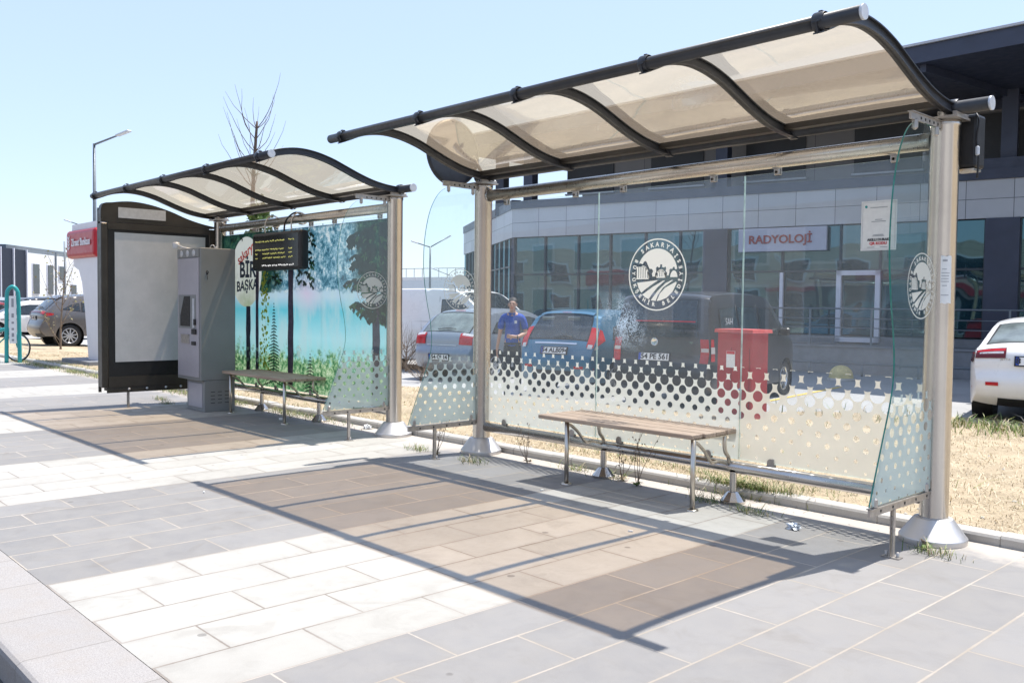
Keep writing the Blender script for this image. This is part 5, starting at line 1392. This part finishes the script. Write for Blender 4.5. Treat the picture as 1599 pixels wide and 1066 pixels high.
# ---------------------------------------------------------------- bank machine booth
t = thing('bank_booth', 'red and white bank machine booth with a tapering white column', 'cash machine booth', (-22.85, 6.8, 0))
M['bshade'] = mat('white panel toned as shade', (.66, .60, .62), .5, 0, .04, 3)  # mauve tint paints the shade on the column's side face
bevel(MB().box((.98, .75, 2.80), (1.98, 1.55, .66)).build('red_sign_box', 'bankred', t), .10, 3)
MB().box((1.02, .75, 3.19), (1.75, 1.35, .16)).build('top_cap', 'bankwhite', t)
pf = [(.22, 2.47), (1.86, 2.47), (1.86, .15), (1.22, .15), (1.14, .6), (1.0, 1.3), (.82, 1.9), (.60, 2.2), (.22, 2.30)]
MB().prism(pf, (0, 1.30, 0), (0, .08, 0), (1, 0, 0), (0, 0, 1)).build('column', 'bankwhite', t)
MB().box((1.868, .73, 1.3), (.012, 1.2, 2.2)).build('shaded_side', 'bshade', t)
MB().box((1.35, .70, .075), (1.9, 1.9, .15)).build('base_slab', 'concrete', t)
text_mb('Ziraat Bankası', .235, (1.12, -.045, 2.82), (1, 0, 0), (0, 0, 1), .006, None, bold=.004, stretch=.95).build('sign_lettering', 'bankwhite', t)
lg = MB()
for k in range(4):
    for s2 in (-1, 1): lg.prism([(.0, 0), (.075*s2, .05), (.075*s2, .10), (0, .05)], (0, -.008, 0), (.24, -.03, 2.66+k*.08), (1, 0, 0), (0, 0, 1))
lg.build('wheat_ear_mark', 'bankwhite', t)

# ---------------------------------------------------------------- teal bicycle station
t = thing('bicycle_station_post', 'teal hoop post with a white information strip at the pavement edge', 'bicycle station', (-23.55, 5.80, 0), R(68))
hp = MB().tube(catmull([(-.14, 0, 0), (-.13, 0, .9), (-.12, 0, 1.55), (-.09, 0, 1.72), (0, 0, 1.80), (.09, 0, 1.72), (.12, 0, 1.55), (.13, 0, .9), (.14, 0, 0)], 6), .045, 12)
hp.build('hoop', 'teal', t)
MB().box((0, .0, 1.02), (.15, .03, 1.12)).build('info_strip', 'white', t)
st_ = MB()
for z, h in ((1.42, .20), (1.12, .10), (.95, .05), (.80, .05), (.66, .09), (.54, .05)): st_.box((0, -.0165, z), (.05, .003, h))
st_.build('strip_print', 'ngrey', t)
t = thing('bicycle_stand', 'low teal bicycle stand hoop at the left picture edge', 'bicycle stand', (-24.0, 5.75, 0), R(35))
MB().tube(catmull([(-.38, 0, 0), (-.38, 0, .45), (-.28, 0, .68), (0, 0, .78), (.28, 0, .68), (.38, 0, .45), (.38, 0, 0)], 6), .045, 12).build('hoop', 'teal', t)
t = thing('bicycle', 'bicycle with a silver wheel parked in the teal stand at the left picture edge', 'bicycle', (-24.25, 5.65, 0), R(38))
for x in (-.52, .52):
    wo = MB().lathe([(.33, -.02), (.35, 0), (.33, .02), (.31, 0), (.33, -.02)], (x, 0, .35), 36, 'y').build('wheel', 'rubber', t)
    sp = MB().lathe([(.31, -.008), (.31, .008), (.295, 0), (.31, -.008)], (x, 0, .35), 36, 'y')
    for k in range(18): a = 2*PI*k/18; sp.tube([(x, 0, .35), (x+.30*math.cos(a), 0, .35+.30*math.sin(a))], .002, 4)
    sp.build('rim', 'chrome', wo)
bf = MB()
for a, b in (((-.52, 0, .35), (-.12, 0, .33)), ((-.12, 0, .33), (-.25, 0, .85)), ((-.12, 0, .33), (.36, 0, .72)), ((-.23, 0, .78), (.34, 0, .80)), ((-.52, 0, .35), (-.23, 0, .78)), ((.52, 0, .35), (.34, 0, .85)), ((.34, 0, .85), (.32, 0, 1.0))): bf.tube([a, b], .018, 8)
bf.build('frame', 'teal', t)
MB().tube(catmull([(.30, -.28, 1.02), (.34, -.12, 1.02), (.32, 0, 1.0), (.34, .12, 1.02), (.30, .28, 1.02)], 4), .013, 8).build('handlebar', 'black', t)
bevel(MB().prism([(-.38, -.07), (-.38, .07), (-.12, .02), (-.12, -.02)], (0, 0, .05), (0, 0, .88), (1, 0, 0), (0, 1, 0)).build('saddle', 'black', t), .02)
MB().lathe([(.09, -.008), (.09, .008), (0, .01)], (-.12, .05, .33), 18, 'y').build('crank', 'lampgrey', t)

# ---------------------------------------------------------------- street lamps
def lamp(label, x, y, h, arms, r=.09, group='street lamps'):
    t = thing('street_lamp', label, 'street lamp', (x, y, -.1), 0, group)
    MB().tube([(0, 0, 0), (0, 0, h*.5), (0, 0, h)], [r, r*.75, r*.5], 12).build('pole', 'lampgrey', t)
    for dx, dy, dz, hl_ in arms:
        d = Vector((dx, dy, dz)); n = d.normalized(); top = Vector((0, 0, h-.05))
        MB().tube([top, top+d], [r*.42, r*.34], 8).build('arm', 'lampgrey', t)
        rot = Matrix((n, Vector((0, 0, 1)).cross(n).normalized(), n.cross(Vector((0, 0, 1)).cross(n)).normalized())).transposed()
        bevel(MB().box(top+d+n*hl_*.5, (hl_, .26, .09), rot).build('lamp_head', 'capgrey', t), .03)
    return t
lamp('tall single arm street lamp rising behind the bank booth', -47.56, 15.48, 9.45, [(1.7, .53, .30, .95)], .13)
lamp('double arm street lamp seen between the two shelters', -47.84, 36.99, 5.45, [(-.55, -.6, .25, .5), (.65, .70, .55, .5)], .10)
lamp('low distant street lamp just above the bank booth roof', -63.13, 20.63, 6.3, [(-1.1, -1.2, .55, .5)], .10)
lamp('small distant lamp seen through the left end pane of the nearest shelter', -62.48, 50.57, 4.2, [(-.9, -.9, .5, .5)], .08)
for i, (x, y, h, lb) in enumerate(((-66, 19.5, 5.6, 'thin far pole in front of the dark glass corner of the white hall'), (-49.5, 17.2, 4.6, 'grey far pole just right of the white saloon'), (-40.5, 14.2, 3.4, 'slim far pole with a red band left of the bank booth'))):
    t = thing('pole', lb, 'pole', (x, y, -.1)); MB().tube([(0, 0, 0), (0, 0, h)], .06, 8).build('shaft', 'lampgrey', t)
    if i == 2: MB().tube([(0, 0, 1.75), (0, 0, 2.45)], .09, 8).build('red_band', 'red', t)

# ---------------------------------------------------------------- trees
def tree(name, label, loc, trunk_pts, r0, n, spread, seed, leaves=0, twig_len=.9, leafmat='leaf', lsize=.03, cat='tree', up=.8, mt='bark', sub=2, start=.35, rk=.30):
    rnd = random.Random(seed); t = thing(name, label, cat, loc)
    tp = catmull([tuple(p) for p in trunk_pts], 5); k = len(tp)
    MB().tube(tp, [r0*(1-.72*i/(k-1)) for i in range(k)], 10).build('trunk', mt, t)
    br = MB(); lv = MB(); tips = []
    def limb(p, d, l, r, depth):
        pts = [p.copy()]; q = p.copy(); dd = d.normalized()
        for i in range(6):
            dd = (dd+Vector((rnd.uniform(-.16, .16), rnd.uniform(-.16, .16), rnd.uniform(0, .22)*up))).normalized(); q = q+dd*l/6; pts.append(q.copy())
        br.tube(pts, [r*(1-.75*i/6) for i in range(7)], 5)
        tips.extend(pts[2:])
        if depth > 0:
            for j in range(rnd.randint(2, 4)):
                b = pts[rnd.randint(1, 4)]; nd = (dd+Vector((rnd.uniform(-.8, .8), rnd.uniform(-.8, .8), rnd.uniform(-.1, .5)))).normalized()
                limb(b, nd, l*rnd.uniform(.45, .75), r*.5, depth-1)
    for i in range(n):
        f = start+(1-start)*(i+rnd.random()*.6)/n; p = Vector(tp[min(k-1, int(f*(k-1)))])
        a = rnd.uniform(0, 2*PI); d = Vector((math.cos(a)*spread, math.sin(a)*spread, 1))
        limb(p, d, twig_len*rnd.uniform(.7, 1.2)*(1.15-.35*f), r0*rk, sub-1)
    br.build('branches', mt, t)
    if leaves:
        for _ in range(leaves):
            p = rnd.choice(tips)+Vector((rnd.gauss(0, .05), rnd.gauss(0, .05), rnd.gauss(0, .05)))
            a, b = Vector((rnd.uniform(-1, 1), rnd.uniform(-1, 1), rnd.uniform(-.6, .6))).normalized(), Vector((rnd.uniform(-1, 1), rnd.uniform(-1, 1), rnd.uniform(-1, 1))).normalized()
            s_ = lsize*rnd.uniform(.6, 1.3); c_ = a.cross(b).normalized()*s_*.6; a = a*s_
            lv.add([p, p+a*.5+c_, p+a, p+a*.5-c_], [[0, 1, 2, 3]])
        lv.build('crown', leafmat, t, fix=False)
    return t
tree('bare_tree', 'leafless tree with upright twigs rising above the farther shelter roof', (-17.8, 9.0, -.05), [(0, 0, 0), (.03, 0, 1.5), (-.03, 0, 3), (.04, 0, 4.2), (.16, .02, 5.35)], .085, 25, 1.7, 21, 0, 1.40, up=2.4, sub=1, start=.70, rk=.11)
tree('young_tree', 'slim leafy young tree whose twigs show just above the lake picture', (-15.9, 8.2, 0), [(0, 0, 0), (.02, 0, 1.2), (0, 0, 2.4), (.05, 0, 3.0)], .035, 9, .7, 12, 420, .55, lsize=.09, start=.7)
M['palel'] = mat('yellowing leaf', (.30, .27, .13), .7, 0, .3, 9)
tree('sapling', 'thin multi-stemmed sapling with few leaves beside the sport utility car', (-28.9, 8.4, -.02), [(0, 0, 0), (.05, 0, .8), (.12, .05, 1.7), (.10, .1, 2.4)], .034, 10, .8, 5, 150, 1.35, leafmat='palel', lsize=.06, mt='twig', start=.05, up=.9)
tree('dry_bush', 'dry twiggy bush between the two shelters in front of the white van', (-17.2, 12.6, -.1), [(0, 0, 0), (0, 0, .3), (.05, 0, .6)], .03, 22, 1.1, 31, 0, .95, mt='twig', cat='bush', start=.05, up=.5)
tree('dry_bush', 'low dry brush under the rear bumper of the silver hatchback', (-14.9, 11.3, -.1), [(0, 0, 0), (0, 0, .1), (.05, 0, .2)], .02, 26, 1.9, 37, 0, .55, mt='twig', cat='bush', start=.05, up=.3)

# ================================================================ PERSON
def skinmesh(name, verts, edges, mt, parent, levels=2, root=0, smoothf=None):
    me = bpy.data.meshes.new(name); me.from_pydata([v[:3] for v in verts], edges, [])
    o = bpy.data.objects.new(name, me); col.objects.link(o)
    md = o.modifiers.new('skin', 'SKIN'); md.use_smooth_shade = True
    if not me.skin_vertices: pass
    bm = bmesh.new(); bm.from_mesh(me); lay = bm.verts.layers.skin.verify(); bm.verts.ensure_lookup_table()
    for i, v in enumerate(bm.verts):
        r = verts[i][3]; v[lay].radius = r if hasattr(r, '__len__') else (r, r); v[lay].use_root = i == root
    bm.to_mesh(me); bm.free()
    sb = o.modifiers.new('sub', 'SUBSURF'); sb.levels = levels; sb.render_levels = levels
    dg = bpy.context.evaluated_depsgraph_get(); m2 = bpy.data.meshes.new_from_object(o.evaluated_get(dg))
    bpy.data.objects.remove(o); m2.name = name; m2.materials.clear(); m2.materials.append(M[mt])
    for p in m2.polygons: p.use_smooth = True
    o = bpy.data.objects.new(name, m2); col.objects.link(o); o.parent = parent
    return o
M['skin'] = mat('skin', (.42, .24, .17), .55, 0, .08, 12); M['hair'] = mat('dark hair', (.025, .018, .015), .7, 0, .3, 60, .4, 150)
M['shirt'] = mat('royal blue shirt', (.012, .060, .34), .75, 0, .2, 9, .3, 14); M['trousers'] = mat('black trousers', (.016, .017, .022), .8, 0, .25, 9, .3, 14)
P = thing('person', 'man in a royal blue short sleeved shirt and black trousers looking down at his hand', 'person', (-11.1, 10.35, -.115), R(40))
# local: faces -y (towards the street); x is his left
body = [(0, .0, .94, (.15, .11)), (0, 0, 1.12, (.145, .105)), (0, .01, 1.32, (.165, .11)), (0, .01, 1.42, (.13, .085)), (0, -.01, 1.50, .052), (0, -.03, 1.56, .062), (0, -.045, 1.625, (.072, .088)), (0, -.035, 1.685, (.068, .080)),
        (-.19, .01, 1.40, .056), (-.24, .03, 1.14, .043), (-.28, -.02, .92, .030), (-.285, -.03, .86, .026),           # his right arm hanging, 8-11
        (.19, .01, 1.40, .056), (.25, .02, 1.14, .043), (.12, -.20, 1.08, .030), (.055, -.245, 1.09, .026),            # left arm bent across, 12-15
        (-.09, 0, .86, .088), (-.10, -.01, .47, .058), (-.10, .02, .09, .040), (-.11, -.14, .035, .034),            # legs
        (.09, 0, .86, .088), (.11, -.03, .47, .058), (.12, .02, .09, .040), (.13, -.14, .035, .034)]
ed = [(0, 1), (1, 2), (2, 3), (3, 4), (4, 5), (5, 6), (6, 7), (3, 8), (8, 9), (9, 10), (10, 11), (3, 12), (12, 13), (13, 14), (14, 15), (0, 16), (16, 17), (17, 18), (18, 19), (0, 20), (20, 21), (21, 22), (22, 23)]
# hands: palm and five fingers each
def hand(base, idx, d, side, curl):
    d = Vector(d).normalized(); side = Vector(side).normalized(); nrm = d.cross(side)
    palm = len(body); c = Vector(base)+d*.045; body.append((*c, .022)); ed.append((idx, palm))
    for k, (off, l) in enumerate(((-.026, .060), (-.009, .068), (.009, .064), (.025, .052))):
        a = c+side*off+d*.035; b = a+(d+nrm*curl*.5).normalized()*l*.55; e = b+(d*.6+nrm*curl).normalized()*l*.5
        i0 = len(body); body.extend([(*a, .0095), (*b, .0088), (*e, .0075)]); ed.extend([(palm, i0), (i0, i0+1), (i0+1, i0+2)])
    a = c-side*.034; b = a+(d*.8-side*.5+nrm*curl*.5).normalized()*.035; i0 = len(body)
    body.extend([(*a, .011), (*b, .009)]); ed.extend([(palm, i0), (i0, i0+1)])
hand((-.285, -.03, .86), 11, (0, -.1, -1), (.1, 1, 0), .4); hand((.055, -.245, 1.09), 15, (-1, -.25, .05), (0, 0, 1), .9)
skinmesh('body', body, ed, 'skin', P)
shirt = [(0, 0, .86, (.172, .130)), (0, 0, 1.0, (.168, .126)), (0, 0, 1.14, (.160, .118)), (0, .01, 1.30, (.182, .125)), (0, .01, 1.42, (.135, .094)), (0, .0, 1.50, .068),
         (-.19, .01, 1.40, .074), (-.222, .022, 1.27, .070), (-.235, .028, 1.19, .068), (.19, .01, 1.40, .074), (.228, .018, 1.27, .070), (.242, .02, 1.19, .068)]
skinmesh('shirt', shirt, [(0, 1), (1, 2), (2, 3), (3, 4), (4, 5), (4, 6), (6, 7), (7, 8), (4, 9), (9, 10), (10, 11)], 'shirt', P)
tr_ = [(0, 0, 1.04, (.160, .120)), (0, 0, .90, (.166, .124)), (-.09, 0, .80, .100), (-.10, -.01, .47, .078), (-.10, .02, .12, .064), (-.10, .02, .06, .064), (.09, 0, .80, .100), (.11, -.03, .47, .078), (.12, .02, .12, .064), (.12, .02, .06, .064)]
skinmesh('trousers', tr_, [(0, 1), (1, 2), (2, 3), (3, 4), (4, 5), (1, 6), (6, 7), (7, 8), (8, 9)], 'trousers', P)
hr = [(0, -.035, 1.725, (.080, .092)), (0, .0, 1.68, (.086, .078)), (0, .025, 1.61, (.070, .050))]
skinmesh('hair', hr, [(0, 1), (1, 2)], 'hair', P)
for sx in (-1, 1): MB().prism([(0, 0), (.07*sx, .015), (.05*sx, -.045), (.012*sx, -.035)], (0, -.012, 0), (0, -.085, 1.475), (1, 0, 0), (0, -.25, 1)).build('collar', 'shirt', P)
fc = MB()
fc.tube([(0, -.128, 1.64), (0, -.146, 1.60), (0, -.132, 1.59)], [.008, .013, .009], 8).build('nose', 'skin', P)
for sx in (-1, 1):
    MB().box((sx*.028, -.122, 1.636), (.024, .010, .007)).box((sx*.028, -.124, 1.655), (.03, .008, .006)).build('eye', 'hair', P)
    bevel(MB().box((sx*.078, -.03, 1.615), (.016, .035, .06)).build('ear', 'skin', P), .006)
    bevel(MB().box((sx*.115, -.10, .03), (.09, .26, .07)).build('shoe', 'black', P), .02)
MB().box((0, -.122, 1.570), (.040, .008, .007)).build('mouth', 'redink', P)
MB().box((.075, -.128, 1.33), (.045, .010, .05)).build('chest_badge', 'capgrey', P)
MB().lathe([(.162, 0), (.164, .035), (.160, .036)], (0, 0, .945), 24).build('belt', 'black', P).scale = (1, .76, 1)
MB().lathe([(.034, 0), (.034, .02)], (.115, -.215, 1.075), 12, 'x').build('wristwatch', 'black', P)
P.scale = (.90, .94, 1.0)
